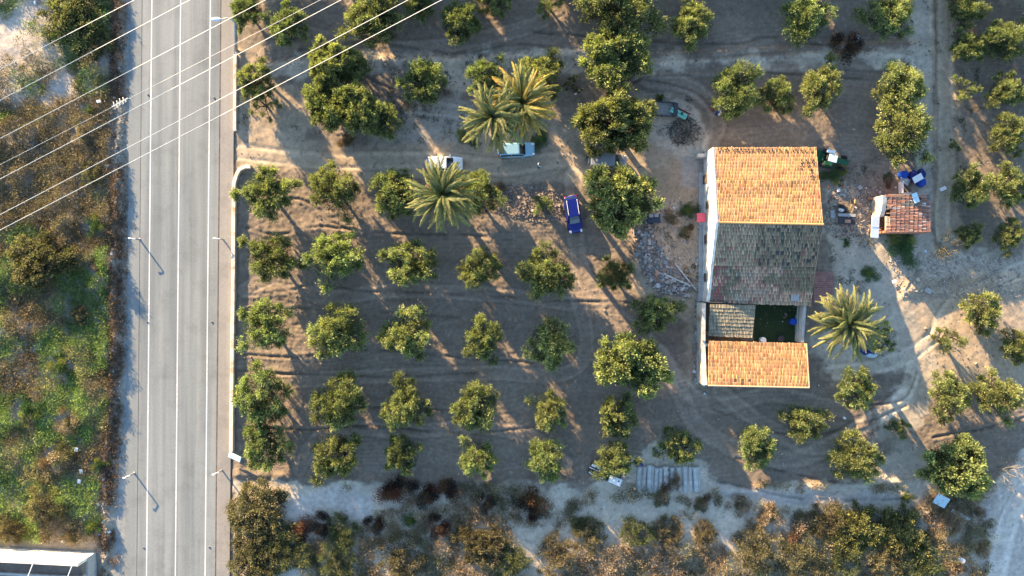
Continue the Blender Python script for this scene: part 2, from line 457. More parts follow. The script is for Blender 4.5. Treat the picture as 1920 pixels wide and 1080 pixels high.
FURROWS = [[(455, 425), (520, 440), (600, 425), (700, 437), (860, 440), (960, 450)], [(470, 555), (540, 545), (600, 532), (680, 546), (860, 552), (1060, 565), (1200, 568)], [(450, 582), (560, 578), (700, 584), (860, 596)],
           [(450, 665), (560, 668), (700, 655), (860, 670), (1000, 680)], [(448, 695), (540, 700), (700, 706), (900, 700)], [(450, 800), (560, 806), (700, 800), (880, 812), (1000, 800)], [(560, 770), (700, 765), (880, 772)],
           [(480, 390), (560, 372), (640, 425), (720, 438)], [(1100, 300), (1180, 160), (1300, 140), (1480, 138), (1640, 150)], [(1200, 148), (1300, 170), (1350, 220)], [(1000, 60), (1200, 75), (1380, 82), (1440, 70), (1560, 90)],
           [(1380, 860), (1500, 890), (1600, 905), (1680, 880)], [(1340, 770), (1480, 815), (1600, 800), (1700, 760)], [(1750, 820), (1860, 800), (1930, 780)], [(1600, 760), (1690, 750), (1720, 700)], [(650, 120), (720, 160), (820, 200), (900, 215)],
           [(560, 95), (700, 80), (850, 100), (960, 85), (1080, 92)], [(1340, 900), (1500, 935), (1640, 938), (1720, 935)]]
FURROWS = [smooth_line(f) for f in FURROWS]
def road_x(x, y):            # the road leans a little in the frame
    return x - .0093 * y

def zone_eval(X, Y, want_col=True):
    px = X / MPP + 960; py = 540 - Y / MPP
    n = len(X)
    nz = fbm(X, Y, 2.2, 5, 5) - .5
    nz2 = fbm(X, Y, .9, 4, 41) - .5
    wet = np.zeros(n)
    col = np.tile(SOIL, (n, 1)) * (1 + .35 * (fbm(X, Y, 6, 4, 77) - .5))[:, None]
    smooth = np.zeros(n)
    for k, (poly, c, soft, amp, seed) in enumerate(ZONES):
        xs = [p[0] for p in poly]; ys = [p[1] for p in poly]; m = amp + soft + 5
        sel = (px > min(xs) - m) & (px < max(xs) + m) & (py > min(ys) - m) & (py < max(ys) + m)
        if not sel.any(): continue
        sd = poly_sd(px[sel], py[sel], poly) + (nz[sel] * 1.3 + nz2[sel] * .7) * amp * 1.6
        a = sstep(-soft, soft, sd)
        shade = (1 + .42 * (fbm(X[sel], Y[sel], 1.3, 5, 100 + seed) - .5) + .25 * (fbm(X[sel], Y[sel], 5, 3, 200 + seed) - .5))
        col[sel] = col[sel] * (1 - a[:, None]) + (c[None, :] * shade[:, None]) * a[:, None]
        smooth[sel] = np.maximum(smooth[sel], a)
    # height
    plough = 1 - smooth
    t = Y + 1.6 * np.sin(X * .09 + 1) + 9.0 * (fbm(X, Y, 20, 2, 9) - .5)
    h = plough * (.016 * np.sin(t * 2 * math.pi / .5) * sstep(.35, .7, fbm(X, Y, 5, 2, 31)) + .012 * np.sin(t * 2 * math.pi / 2.4))
    h += plough * (.12 * (fbm(X, Y, .5, 3, 3) - .5) + .06 * (vnoise(X + Y * .3, Y, .2, 303) - .5)) + .08 * (fbm(X, Y, .5, 3, 13) - .5) * (1 - plough)
    h += .30 * (fbm(X, Y, 4, 3, 23) - .5) * (1 - .6 * plough)
    # field edge banks
    for pts, wd, hh in (([(500, 128), (640, 112), (760, 116), (900, 118), (1100, 100), (1230, 108), (1400, 100), (1560, 92), (1720, 88)], 9, .30),
                        ([(448, 888), (760, 905), (950, 898), (1090, 905), (1180, 900)], 8, .25),
                        ([(1340, 922), (1500, 912), (1640, 905), (1720, 900)], 8, .35),
                        ([(1748, -100), (1750, 130), (1752, 480)], 4, .28),
                        ([(1796, -100), (1800, 200), (1795, 300)], 12, .25),
                        ([(450, 100), (452, 250)], 7, .2), ([(452, 330), (450, 890)], 8, .15),
                        ([(1700, 545), (1760, 515), (1920, 530)], 12, .35), ([(1690, 560), (1720, 600), (1760, 640)], 12, .2)):
        d = line_d(px, py, pts)
        h += hh * np.exp(-(d / wd) ** 2) * (.5 + 1.1 * fbm(X, Y, 1.4, 3, 61))
    rb = (px > 195) & (px < 245)
    berm = np.exp(-((px - road_x(221, py) + 14 * sstep(650, 1000, py) + 16 * (fbm(X, Y, 3.5, 3, 72) - .5)) / 8) ** 2) * np.clip(1.9 * fbm(X, Y, 2.2, 4, 71) - .45, 0, 2) * .60
    h += berm
    # heaps: rubble by the yard, soil by the right-hand path
    for cx, cy, rr, hh in ((1222, 455, 40, .4), (1250, 520, 34, .35), (1000, 385, 40, .2), (1215, 470, 26, .2), (1870, 930, 45, .5), (1400, 92, 14, .25)):
        h += hh * np.exp(-(((px - cx) ** 2 + (py - cy) ** 2) / rr ** 2)) * (.5 + fbm(X, Y, .7, 3, 81))
    # wheel ruts
    for pts, g, wd in TRACKS:
        xs = [p[0] for p in pts]; ys = [p[1] for p in pts]
        sel = (px > min(xs) - 30) & (px < max(xs) + 30) & (py > min(ys) - 30) & (py < max(ys) + 30)
        if not sel.any(): continue
        d = line_d(px[sel] + 5 * (fbm(X[sel], Y[sel], 6, 2, 4) - .5), py[sel] + 5 * (fbm(X[sel], Y[sel], 6, 2, 8) - .5), pts)
        rut = np.exp(-((d - g) / wd) ** 2)
        lane = np.exp(-(d / (g + wd)) ** 4)
        h[sel] = h[sel] * (1 - .75 * rut) - .05 * rut
        fade = .35 + .9 * fbm(X[sel], Y[sel], 4, 2, 88)
        col[sel] = col[sel] * (1 + (.34 * rut * fade + .12 * lane - .16 * np.exp(-((d - g - wd * 1.7) / 2.2) ** 2))[:, None])
    tt = t / .5
    crust = (np.sin(tt * 2 * math.pi + 2 * fbm(X, Y, 3, 2, 92)) * .5 + .5) * sstep(.4, .65, fbm(X * .35, Y * 1.4, 3, 3, 93))
    spk = vnoise(X, Y, .22, 94); spk2 = fbm(X * .4, Y * 1.6, 1.5, 3, 95)
    col = col * (1 + plough * (.16 * (crust - .4) + .35 * (spk2 - .5) + .22 * (spk - .5) + .3 * (spk > .94)))[:, None]
    col = col * (1 + (1 - plough) * (.16 * (spk - .5) - .35 * (spk < .06)))[:, None]
    for pts in FURROWS:
        xs = [p[0] for p in pts]; ys = [p[1] for p in pts]
        sel = (px > min(xs) - 12) & (px < max(xs) + 12) & (py > min(ys) - 12) & (py < max(ys) + 12)
        if not sel.any(): continue
        d = line_d(px[sel], py[sel] + 3 * (vnoise(X[sel], Y[sel], 2.5, 4) - .5), pts); g_ = np.exp(-(d / 2.6) ** 2) * sstep(.2, .5, vnoise(X[sel], Y[sel], 1.6, 6))
        h[sel] += -.10 * g_ + .05 * np.exp(-((d - 5) / 3) ** 2); col[sel] = col[sel] * (1 - .38 * g_)[:, None]
    # flat corridors: road, and the plots under buildings
    rx = px - road_x(0, py)
    flat = sstep(232, 244, rx) * (1 - sstep(440, 446, rx))
    h = h * (1 - flat) - .05 * flat
    inb = poly_sd(px, py, [(1320, 280), (1500, 275), (1520, 715), (1320, 712)])
    h = np.where(inb > -4, h * .2 - .02, h)
    # green courtyard floor
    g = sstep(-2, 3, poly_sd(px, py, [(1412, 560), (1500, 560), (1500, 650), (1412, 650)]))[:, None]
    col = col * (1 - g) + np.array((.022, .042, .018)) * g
    far = sstep(72, 110, np.abs(X)) + sstep(42, 80, np.abs(Y))
    h = h * (1 - np.clip(far, 0, 1))
    return h, np.clip(col, .02, .8)

def gz(x, y):
    h, _ = zone_eval(np.array([float(x)]), np.array([float(y)]))
    return float(h[0])

def axis(lo, hi, st):
    a = list(np.arange(lo, hi + 1e-6, st)); s = st
    l, r_ = [], []
    x = lo
    while x > -1800: s *= 1.35; x -= s; l.append(x)
    s = st; x = hi
    while x < 1800: s *= 1.35; x += s; r_.append(x)
    return np.array(l[::-1] + a + r_)
gx = axis(-64, 64, .15); gy = axis(-37, 37, .15)
GX, GY = np.meshgrid(gx, gy)
hh, cc = zone_eval(GX.ravel(), GY.ravel())
nxg, nyg = len(gx), len(gy)
me = bpy.data.meshes.new('ground')
co = np.stack([GX.ravel(), GY.ravel(), hh], 1).astype(np.float32)
me.vertices.add(len(co)); me.vertices.foreach_set('co', co.ravel())
ii = (np.arange(nyg - 1)[:, None] * nxg + np.arange(nxg - 1)[None, :]).ravel()
q = np.stack([ii, ii + 1, ii + nxg + 1, ii + nxg], 1).astype(np.int32)
me.loops.add(q.size); me.loops.foreach_set('vertex_index', q.ravel())
me.polygons.add(len(q)); me.polygons.foreach_set('loop_start', np.arange(0, q.size, 4, dtype=np.int32))
me.polygons.foreach_set('use_smooth', np.ones(len(q), bool))
me.update(); set_col(me, cc); me.materials.append(M_ground)
tag(link('ground', me), kind='structure')

# ------------------------------------------------------------------ road
def strip(name, x0, x1, y0, y1, z, m, thick=None, n=1, kind='structure', parent=None):
    b = MB()
    for i in range(n):
        ya = y0 + (y1 - y0) * i / n; yb = y0 + (y1 - y0) * (i + 1) / n
        a, c, d, e = [(P(road_x(x, y), y).x, P(0, y).y) for x, y in ((x0, ya), (x1, ya), (x1, yb), (x0, yb))]
        if thick is None:
            b.add([(*a, z), (*e, z), (*d, z), (*c, z)], [(0, 1, 2, 3)])
        else:
            zb = z - thick
            b.add([(*e, zb), (*d, zb), (*c, zb), (*a, zb), (*e, z), (*d, z), (*c, z), (*a, z)],
                  [(0, 3, 2, 1), (4, 5, 6, 7), (0, 1, 5, 4), (1, 2, 6, 5), (2, 3, 7, 6), (3, 0, 4, 7)])
    o = b.build(name, m, parent)
    if kind: tag(o, kind=kind)
    return o
FAR0, FAR1 = -20000, 20000
strip('road', 266, 414, FAR0, FAR1, .02, M_road)
strip('road_shoulder', 244, 266, FAR0, FAR1, .012, M_shoulder)
for k, (x0, x1) in enumerate(((283.9, 285.9), (337.9, 339.9), (393.7, 395.7))):
    strip('lane_marking', x0, x1, FAR0, FAR1, .026, M_paint)
strip('pavement', 416.2, 441, FAR0, FAR1, .13, M_walk, .3)
strip('kerb', 413.6, 416.2, FAR0, FAR1, .10, mat('dark_kerb', (.10, .085, .075), .95, var=.5, scale=1.2, coord='World'), .25)
strip('road_seam', 266.0, 267.2, FAR0, FAR1, .025, mat('tar_seam', (.09, .085, .075), .9, var=.4, coord='World'))

# tracked olive orchard wall beside the pavement
def low_wall(name, pts, wd, ht, m, label):
    t = empty(name, P(pts[0][0], pts[0][1]), 0, label, 'wall')
    b = MB(); base = P(pts[0][0], pts[0][1])
    pp = [P(x, y) - base for x, y in pts]
    rings = []
    for i, p in enumerate(pp):
        d = (pp[min(i + 1, len(pp) - 1)] - pp[max(i - 1, 0)]).normalized(); s = Vector((-d.y, d.x, 0)) * wd / 2
        z = ht + random.uniform(-.02, .02); c = .03
        rings.append([p + s + Vector((0, 0, -.2)), p + s + Vector((0, 0, z - c)), p + s * .8 + Vector((0, 0, z)),
                      p - s * .8 + Vector((0, 0, z)), p - s + Vector((0, 0, z - c)), p - s + Vector((0, 0, -.2))])
    b.loft(rings)
    b.build('wall_body', m, t)
    return t
def rp(x, y): return (road_x(x, y) + 4, y)
low_wall('garden_wall', [rp(441, y) for y in range(104, 245, 20)] + [rp(442, 246)], .34, .55, M_lime, 'short pale rendered low wall beside the pavement, above the dirt entrance')
low_wall('garden_wall', [(472, 314), (462, 314), (452, 319), (446, 330)] + [rp(441 - (y > 600) * .5, y) for y in range(345, 850, 20)], .42, .6, M_lime, 'long pale rendered low wall curving into the dirt entrance and running down beside the pavement')

# ------------------------------------------------------------------ vegetation
def unit(v): return v / (np.linalg.norm(v, axis=1, keepdims=True) + 1e-9)

def leaves(p, d, ln, wd, r):
    """diamond leaves at p pointing along d"""
    s = unit(np.cross(d, unit(r.normal(size=p.shape))))
    ln = ln[:, None]; wd = wd[:, None]
    V = np.stack([p, p + d * ln * .5 + s * wd * .5, p + d * ln, p + d * ln * .5 - s * wd * .5], 1)
    return V.reshape(-1, 3)

def crown_mesh(name, seed, kind='round', n_leaf=7000, base_col=(.068, .092, .050), tip_col=(.330, .350, .135)):
    """crown of radius 1 (height .8), leaf clumps at branch ends; returns mesh and limb tips"""
    r = np.random.default_rng(seed)
    nc = {'round': 32, 'open': 22, 'dense': 52, 'sparse': 12, 'small': 16}[kind]
    cl = []; tries = 0
    skew = r.normal(size=2) * .1
    ph0 = r.uniform(0, 6.28, 3)
    while len(cl) < nc and tries < 4000:
        tries += 1
        a = r.uniform(0, 6.283); z = r.uniform(-.35, 1) ; rho = math.sqrt(max(0, 1 - max(z, 0) ** 2))
        lob = 1 + .16 * math.sin(3 * a + ph0[0]) + .13 * math.sin(5 * a + ph0[1]) + .10 * math.sin(2 * a + ph0[2])
        if kind in ('open', 'sparse'): lob += .10 * math.sin(4 * a + ph0[2])
        k = r.uniform(.62, .86) if kind != 'sparse' else r.uniform(.5, .95)
        if r.random() < .22: k *= .5
        p = np.array((math.cos(a) * rho * k * lob + skew[0] * z, math.sin(a) * rho * k * lob + skew[1] * z, .33 + z * .50 * (k + .2)))
        md = {'round': .19, 'open': .22, 'dense': .15, 'sparse': .2, 'small': .2}[kind]
        if all(np.linalg.norm(p - q) > md for q, _ in cl):
            cl.append((p, r.uniform(.20, .31) * (1.12 if kind in ('round', 'small') else .85 if kind == 'sparse' else .8 if kind == 'dense' else 1.05)))
    per = n_leaf // len(cl)
    VV = []; CC = []
    for p, rc in cl:
        ns = max(8, int(24 * (rc / .26) ** 2 * r.uniform(.8, 1.2)))
        tone = r.uniform(.72, 1.25)
        hang = unit((p - np.array((0, 0, .05)))[None])[0]
        sd = unit(r.normal(size=(ns, 3)) + hang * .9 + np.array((0, 0, .35)))
        so_ = p + sd * rc * r.uniform(.25, .95, (ns, 1)) * np.array((1, 1, .85))
        m = max(8, int(per / ns))
        st_ = r.uniform(.65, 1.35, ns)
        for d0, o0, k0 in zip(sd, so_, st_):
            mm = int(m * r.uniform(.6, 1.4)); u = r.random(mm)
            q = o0 + d0 * (u[:, None] - .6) * .13 + r.normal(size=(mm, 3)) * .042
            out = unit(d0 * .9 + r.normal(size=(mm, 3)) * .42 + np.array((0, 0, .15)))
            VV.append(leaves(q, out, r.uniform(.045, .095, mm), r.uniform(.018, .037, mm), r))
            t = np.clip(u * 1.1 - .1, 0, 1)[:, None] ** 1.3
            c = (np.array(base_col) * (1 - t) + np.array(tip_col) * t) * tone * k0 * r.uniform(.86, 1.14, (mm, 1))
            CC.append(np.repeat(c, 4, 0))
    # thin inner foliage
    m = int(n_leaf * (.26 if kind != 'sparse' else .12))
    d = unit(r.normal(size=(m, 3))); q = d * (r.random((m, 1)) ** .4) * np.array((.78, .78, .30)) + np.array((0, 0, .36))
    VV.append(leaves(q, unit(d + r.normal(size=(m, 3)) * .5), r.uniform(.05, .09, m), r.uniform(.015, .03, m), r))
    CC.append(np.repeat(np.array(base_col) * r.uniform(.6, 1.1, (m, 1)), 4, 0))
    V = np.concatenate(VV); C = np.concatenate(CC)
    return quads_mesh(name, V, len(V) // 4, M_leaf, C), [q for q, _ in cl]

def limbs_mesh(name, tips, seed, thick=1.0):
    """trunk and limbs for a crown of radius 1; trunk foot at z=-.55"""
    rd = random.Random(seed); b = MB()
    lean = (rd.uniform(-.08, .08), rd.uniform(-.08, .08))
    f = Vector((lean[0], lean[1], -.08))
    b.tube([(0, 0, -.62), (0, 0, -.5), f * .5 + Vector((0, 0, -.28)), f], [.13 * thick, .095 * thick, .085 * thick, .08 * thick], 7)
    nm = 5; mains = []
    for k in range(nm):
        a = 2 * math.pi * (k + rd.uniform(-.25, .25)) / nm
        m = Vector((math.cos(a) * .34, math.sin(a) * .34, rd.uniform(.12, .3)))
        b.tube([f, (f + m) / 2 + Vector((0, 0, .03)), m], [.06 * thick, .048 * thick, .034 * thick], 5)
        mains.append(m)
    for t in tips:
        t = Vector(t); m = min(mains, key=lambda q: (q - t).length)
        mid = (m + t) / 2 + Vector((rd.uniform(-.05, .05), rd.uniform(-.05, .05), .02))
        b.tube([m, mid, t], [.03 * thick, .02, .009], 4, cap=False)
    return b.mesh(name, M_bark, True)

VAR = {}
def variants(kind, k, n_leaf, thick=1.0, **kw):
    VAR[kind] = []
    for i in range(k):
        cm, tips = crown_mesh('crown', 1000 + len(VAR) * 50 + i, kind, n_leaf, **kw)
        VAR[kind].append((cm, limbs_mesh('trunk', tips, 70 + i, thick)))
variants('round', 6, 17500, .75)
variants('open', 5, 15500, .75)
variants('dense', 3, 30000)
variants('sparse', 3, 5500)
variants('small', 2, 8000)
tree_no = 0
def olive(cx, cy, rpx, kind, label, group=None, zc=2.6, name='olive_tree', hs=1.0):
    """crown centre at photo position (cx, cy), radius rpx"""
    global tree_no
    f = 1 - zc / CAM_H
    rad = rpx * MPP * f * 1.03
    c = P(cx, cy, zc * .9)
    hs *= 1.2
    g = gz(c.x, c.y)
    t = empty(name, (c.x, c.y, g), 0, label, 'tree', group or 'olive trees of the grove')
    cm, tm = VAR[kind][tree_no % len(VAR[kind])]
    rz = (tree_no * 2.39996) % 6.283
    sq = 1 + .10 * math.sin(tree_no * 1.7)
    S = (rad * sq, rad / sq, rad * hs)
    lift = rad * .30 * hs
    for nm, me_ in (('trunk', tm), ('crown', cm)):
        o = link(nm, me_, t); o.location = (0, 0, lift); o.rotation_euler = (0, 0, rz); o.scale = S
    tree_no += 1
    return t

ORD = ['first', 'second', 'third', 'fourth', 'fifth', 'sixth', 'seventh', 'eighth', 'ninth']
ROWS = [
    ('row below the entrance track', [(500, 365, 54, 'open', 'large open'), (630, 360, 50, 'open', 'tall ragged'), (745, 362, 48, 'round', 'full'), (895, 368, 46, 'round', 'dark full'), (1020, 380, 21, 'small', 'very small dark')]),
    ('second row of the grove', [(508, 482, 52, 'open', 'open'), (630, 487, 54, 'open', 'spreading ragged'), (768, 493, 49, 'open', 'lopsided'), (898, 503, 39, 'round', 'small round'), (1027, 508, 50, 'round', 'full pale green'), (1152, 513, 36, 'open', 'small thin')]),
    ('third row of the grove', [(497, 612, 52, 'open', 'open'), (633, 618, 50, 'round', 'full round'), (765, 622, 49, 'open', 'bright ragged'), (902, 637, 43, 'open', 'loose bright'), (1026, 643, 45, 'round', 'dark round'), (1228, 588, 40, 'round', 'knotty')]),
    ('fourth row of the grove', [(495, 738, 54, 'open', 'large dark'), (632, 755, 50, 'round', 'full'), (760, 757, 45, 'round', 'bright compact'), (893, 763, 46, 'round', 'bright full'), (1027, 770, 39, 'open', 'narrow bright'), (1160, 780, 41, 'open', 'small knotty')]),
    ('lowest row of the grove', [(500, 832, 48, 'open', 'thin'), (628, 852, 49, 'open', 'pale spreading'), (755, 850, 39, 'open', 'small ragged'), (893, 858, 39, 'open', 'small pale'), (1027, 862, 38, 'round', 'dull round'), (1155, 865, 37, 'round', 'yellow green'), (1272, 833, 40, 'open', 'dark upright')]),
]
for rn, row in ROWS:
    for k, (x, y, r_, kd, adj) in enumerate(row):
        olive(x, y, r_, kd, f'{adj} olive tree, {ORD[k]} from the road in the {rn}')
for x, y, r_, kd, lb in [
    (1185, 680, 63, 'dense', 'big dense olive tree left of the lower tiled barn, beside the tyre tracks'),
    (1160, 375, 68, 'dense', 'big dense round tree right of the dark blue car'),
    (1155, 235, 66, 'dense', 'big dense tree overhanging the grey van'),
    (1152, 110, 62, 'dense', 'big dense pale tree on the pale strip above the grey van tree'),
    (1157, 12, 66, 'round', 'wide tree cut by the top edge above the big dense trees'),
    (795, 155, 43, 'round', 'round tree left of the upper palms'),
    (915, 140, 40, 'open', 'olive tree just above the upper palms, left one of two'),
    (1018, 137, 42, 'round', 'olive tree above the yellowed palm, right one of two'),
    (1075, 152, 19, 'sparse', 'little pale bushy tree touching the left of the big dense trees'),
    (860, 43, 39, 'round', 'compact dark olive tree alone near the top centre'),
    (700, 38, 54, 'round', 'wide olive tree under the power lines at top'),
    (785, 5, 30, 'round', 'tree cut by the top edge right of the wide tree under the power lines'),
    (928, 3, 30, 'open', 'small tree cut by the top edge near the centre'),
    (1030, 0, 27, 'small', 'tree top just visible at the top edge left of the wide tree'),
    (1300, 45, 44, 'open', 'ragged olive tree alone in the top field right of centre'),
    (1513, 36, 46, 'round', 'full olive tree in the top field above the tiled house'),
    (1664, 30, 44, 'round', 'full olive tree left of the pale path at the top'),
    (1375, 170, 49, 'round', 'full olive tree shading red and white bags above the house'),
    (1455, 180, 36, 'open', 'small olive tree between two others above the house'),
    (1540, 168, 46, 'open', 'wide open crowned olive tree above the right half of the house'),
    (1684, 165, 47, 'round', 'bright two lobed olive tree left of the pale path'),
    (1690, 257, 58, 'open', 'largest spreading olive tree above the blue tarpaulin'),
    (1780, 640, 36, 'sparse', 'sparse pale olive tree standing on the sunlit soil'),
    (1844, 585, 38, 'open', 'pale olive tree on sunlit ploughed soil right of the yard'),
    (1912, 650, 32, 'round', 'bright green tree cut by the right edge'),
    (1785, 743, 42, 'round', 'soft round olive tree, left one of a lower right pair'),
    (1870, 745, 46, 'open', 'spreading olive tree, right one of the lower right pair'),
    (1605, 730, 39, 'open', 'olive tree at the end of the lower tiled barn with pale dirt behind'),
    (1510, 793, 38, 'round', 'bright olive tree ringed by curving tyre tracks'),
    (1422, 838, 39, 'round', 'olive tree on the lit soil patch right of the pipes'),
    (1600, 860, 46, 'round', 'round bright olive tree nearest the curved ditch'),
    (1785, 872, 60, 'dense', 'big dark olive tree in the lower right above the folded white sheet'),
    (1693, 803, 22, 'small', 'tiny dark olive sapling on pale dirt'),
    (1663, 632, 29, 'small', 'dark shaded tree under the edge of the courtyard palm'),
    (1812, 13, 35, 'round', 'tree at the top edge right of the pale path'),
    (1815, 84, 34, 'open', 'olive tree beside the path, second down from the top edge'),
    (1885, 77, 38, 'round', 'dark olive tree near the top right corner'),
    (1890, 168, 33, 'round', 'bright olive tree by the right edge, below the top corner tree'),
    (1815, 165, 27, 'sparse', 'faint thin tree beside the path showing soil through it'),
    (1888, 253, 38, 'open', 'bright spreading tree by the right edge beside a long lit strip'),
    (1802, 270, 16, 'sparse', 'small sparse sapling beside the right hand path'),
    (1822, 352, 38, 'round', 'green tree right of the blue tarpaulin across the path'),
    (1892, 347, 40, 'open', 'pale wide tree by the right edge level with the shed'),
    (1830, 437, 24, 'open', 'small yellowish tree right of the tiled shed'),
    (1895, 440, 30, 'open', 'dim small tree by the right edge below the pale wide one'),
    (460, 15, 34, 'open', 'yellow green tree at the top edge beside the street lamp'),
    (535, 45, 42, 'open', 'thin tree under the power lines right of the street lamp'),
    (478, 148, 36, 'open', 'tree overhanging the top of the short low wall'),
    (490, 190, 30, 'sparse', 'sparse tree behind the short low wall'),
]:
    olive(x, y, r_, kd, lb)
# the tall dark group left of the palms
for x, y, r_, kd, lb in [
    (618, 118, 46, 'dense', 'topmost tree of the big dark clump above the entrance track'),
    (662, 122, 30, 'round', 'small pale tree on the right shoulder of the big dark clump'),
    (620, 195, 52, 'dense', 'bushy tree forming the left flank of the big dark clump'),
    (665, 205, 48, 'dense', 'dark tree in the middle of the big dark clump'),
    (712, 222, 38, 'round', 'tree forming the right foot of the big dark clump')]:
    olive(x, y, r_, kd, lb, 'dark clump of trees above the entrance track', 3.2, 'bushy_tree', 1.1)
# trees just above and beside the frame, whose shadows fall into the picture
k = 0
for y in (-95, -205):
    for x in range(640, 1700, 128):
        jx, jy = random.uniform(-14, 14), random.uniform(-14, 14)
        olive(x + jx - (y == -205) * 60, y + jy, random.uniform(46, 58), ('round', 'open')[k % 2], 'olive tree in the field beyond the top edge', 'olive trees beyond the top edge', hs=1.2)
        k += 1
for x, y in ((1800, -90), (1890, -60), (1950, 40), (455, -80), (540, -70), (1962, 160), (1830, -190)):
    olive(x, y, 40, 'round', 'olive tree in the field beyond the top edge', 'olive trees beyond the top edge')

# bare-twigged fig by the shed
def twiggy(cx, cy, rpx, label, seed, mat_, leafc, nleaf=500, name='fig_tree', cat='tree'):
    r = np.random.default_rng(seed); rd = random.Random(seed)
    c = P(cx, cy, 1.2); t = empty(name, (c.x, c.y, gz(c.x, c.y)), 0, label, cat)
    rad = rpx * MPP; b = MB(); tips = []
    for k in range(11):
        a = rd.uniform(0, 6.28); e = rd.uniform(.35, 1.2)
        p = Vector((0, 0, .1)); d = Vector((math.cos(a) * math.cos(e), math.sin(a) * math.cos(e), math.sin(e)))
        pts = [p]; 
        for s in range(4):
            d = (d + Vector((rd.uniform(-.3, .3), rd.uniform(-.3, .3), rd.uniform(-.05, .2)))).normalized(); p = p + d * rad * .33; pts.append(p)
            if s > 0:
                q = p + (d + Vector((rd.uniform(-.9, .9), rd.uniform(-.9, .9), .1))).normalized() * rad * .35
                b.tube([p, q], [.018, .006], 4); tips.append(q)
        b.tube(pts, [.05, .035, .026, .018, .008], 5); tips.append(p)
    b.build('branches', mat_, t)
    tp = np.array([tuple(q) for q in tips])
    q = tp[r.integers(0, len(tp), nleaf)] + r.normal(size=(nleaf, 3)) * .16
    V = leaves(q, unit(r.normal(size=(nleaf, 3)) + np.array((0, 0, .5))), r.uniform(.12, .24, nleaf), r.uniform(.06, .13, nleaf), r)
    link('foliage', quads_mesh('foliage', V, nleaf, M_leaf2, np.repeat(np.array(leafc) * r.uniform(.6, 1.4, (nleaf, 1)), 4, 0)), t)
    return t
M_twig = mat('pale_twigs', (.30, .26, .21), .9)
twiggy(1772, 455, 27, 'half bare yellow fig tree with pale twigs right of the shed', 3, M_twig, (.15, .12, .025))
twiggy(1880, 885, 30, 'bare grey tree throwing tangled shade beside the pale lower right track', 5, M_twig, (.08, .075, .04), 120, 'bare_tree')

# palms
def frond_mesh(name, seed, L=3.6, droop=1.0, dead=False, gold=False):
    rd = random.Random(seed); r = np.random.default_rng(seed)
    n = 14; pts = []; p = Vector((0, 0, 0)); ang = R(52) ; side = 0
    for i in range(n + 1):
        pts.append(p.copy())
        a = ang - (i / n) ** 1.3 * R(88) * droop
        side += rd.uniform(-.03, .03)
        p = p + Vector((math.cos(a), side, math.sin(a))) * (L / n)
    b = MB(); b.tube(pts, [.045 * (1 - i / (n + 2)) for i in range(n + 1)], 4, col=(.20, .19, .07))
    V = []; C = []
    m = 46
    for k in range(m):
        t = .10 + .90 * k / (m - 1); x = t * n; i = min(int(x), n - 1); q = pts[i].lerp(pts[i + 1], x - i)
        d = (pts[i + 1] - pts[i]).normalized(); s0 = Vector((0, 1, 0)); up = d.cross(s0) * -1
        ln = .48 * math.sin(math.pi * min(.98, .18 + t * .80)) ** .8 + .05
        for sg in (-1, 1):
            dd = (d * rd.uniform(.9, 1.3) + s0 * sg * rd.uniform(.45, .7) + up * rd.uniform(.3, .7)).normalized()
            e = q + dd * ln - Vector((0, 0, .10 * ln)); wv = d.cross(dd).cross(dd).normalized() * .03
            mid = q + dd * ln * .5 + Vector((0, 0, .02))
            V += [q, mid + wv, e, mid - wv]
            c = np.array((.070, .105, .045)) * rd.uniform(.6, 1.5) + np.array((.30, .235, .07)) * (t ** 1.6) * rd.uniform(.2, 1)
            if gold: c = c * np.array((1.9, 1.35, .8))
            if dead: c = np.array((.20, .135, .07)) * rd.uniform(.6, 1.2)
            C += [c] * 4
    nb = len(b.v); me = bpy.data.meshes.new(name)
    b.v += [tuple(v) for v in V]; b.f += [tuple(range(nb + 4 * k, nb + 4 * k + 4)) for k in range(len(V) // 4)]
    b.c += [tuple(c) for c in C]
    return b.mesh(name, M_palm, False, True)
FR = [frond_mesh('frond', 40 + i, 3.6, .85 + .10 * i) for i in range(5)] + [frond_mesh('frond', 50 + i, 3.3, 1.5, True) for i in range(2)]
FRG = [frond_mesh('frond', 60 + i, 3.6, .9 + .1 * i, False, True) for i in range(3)]
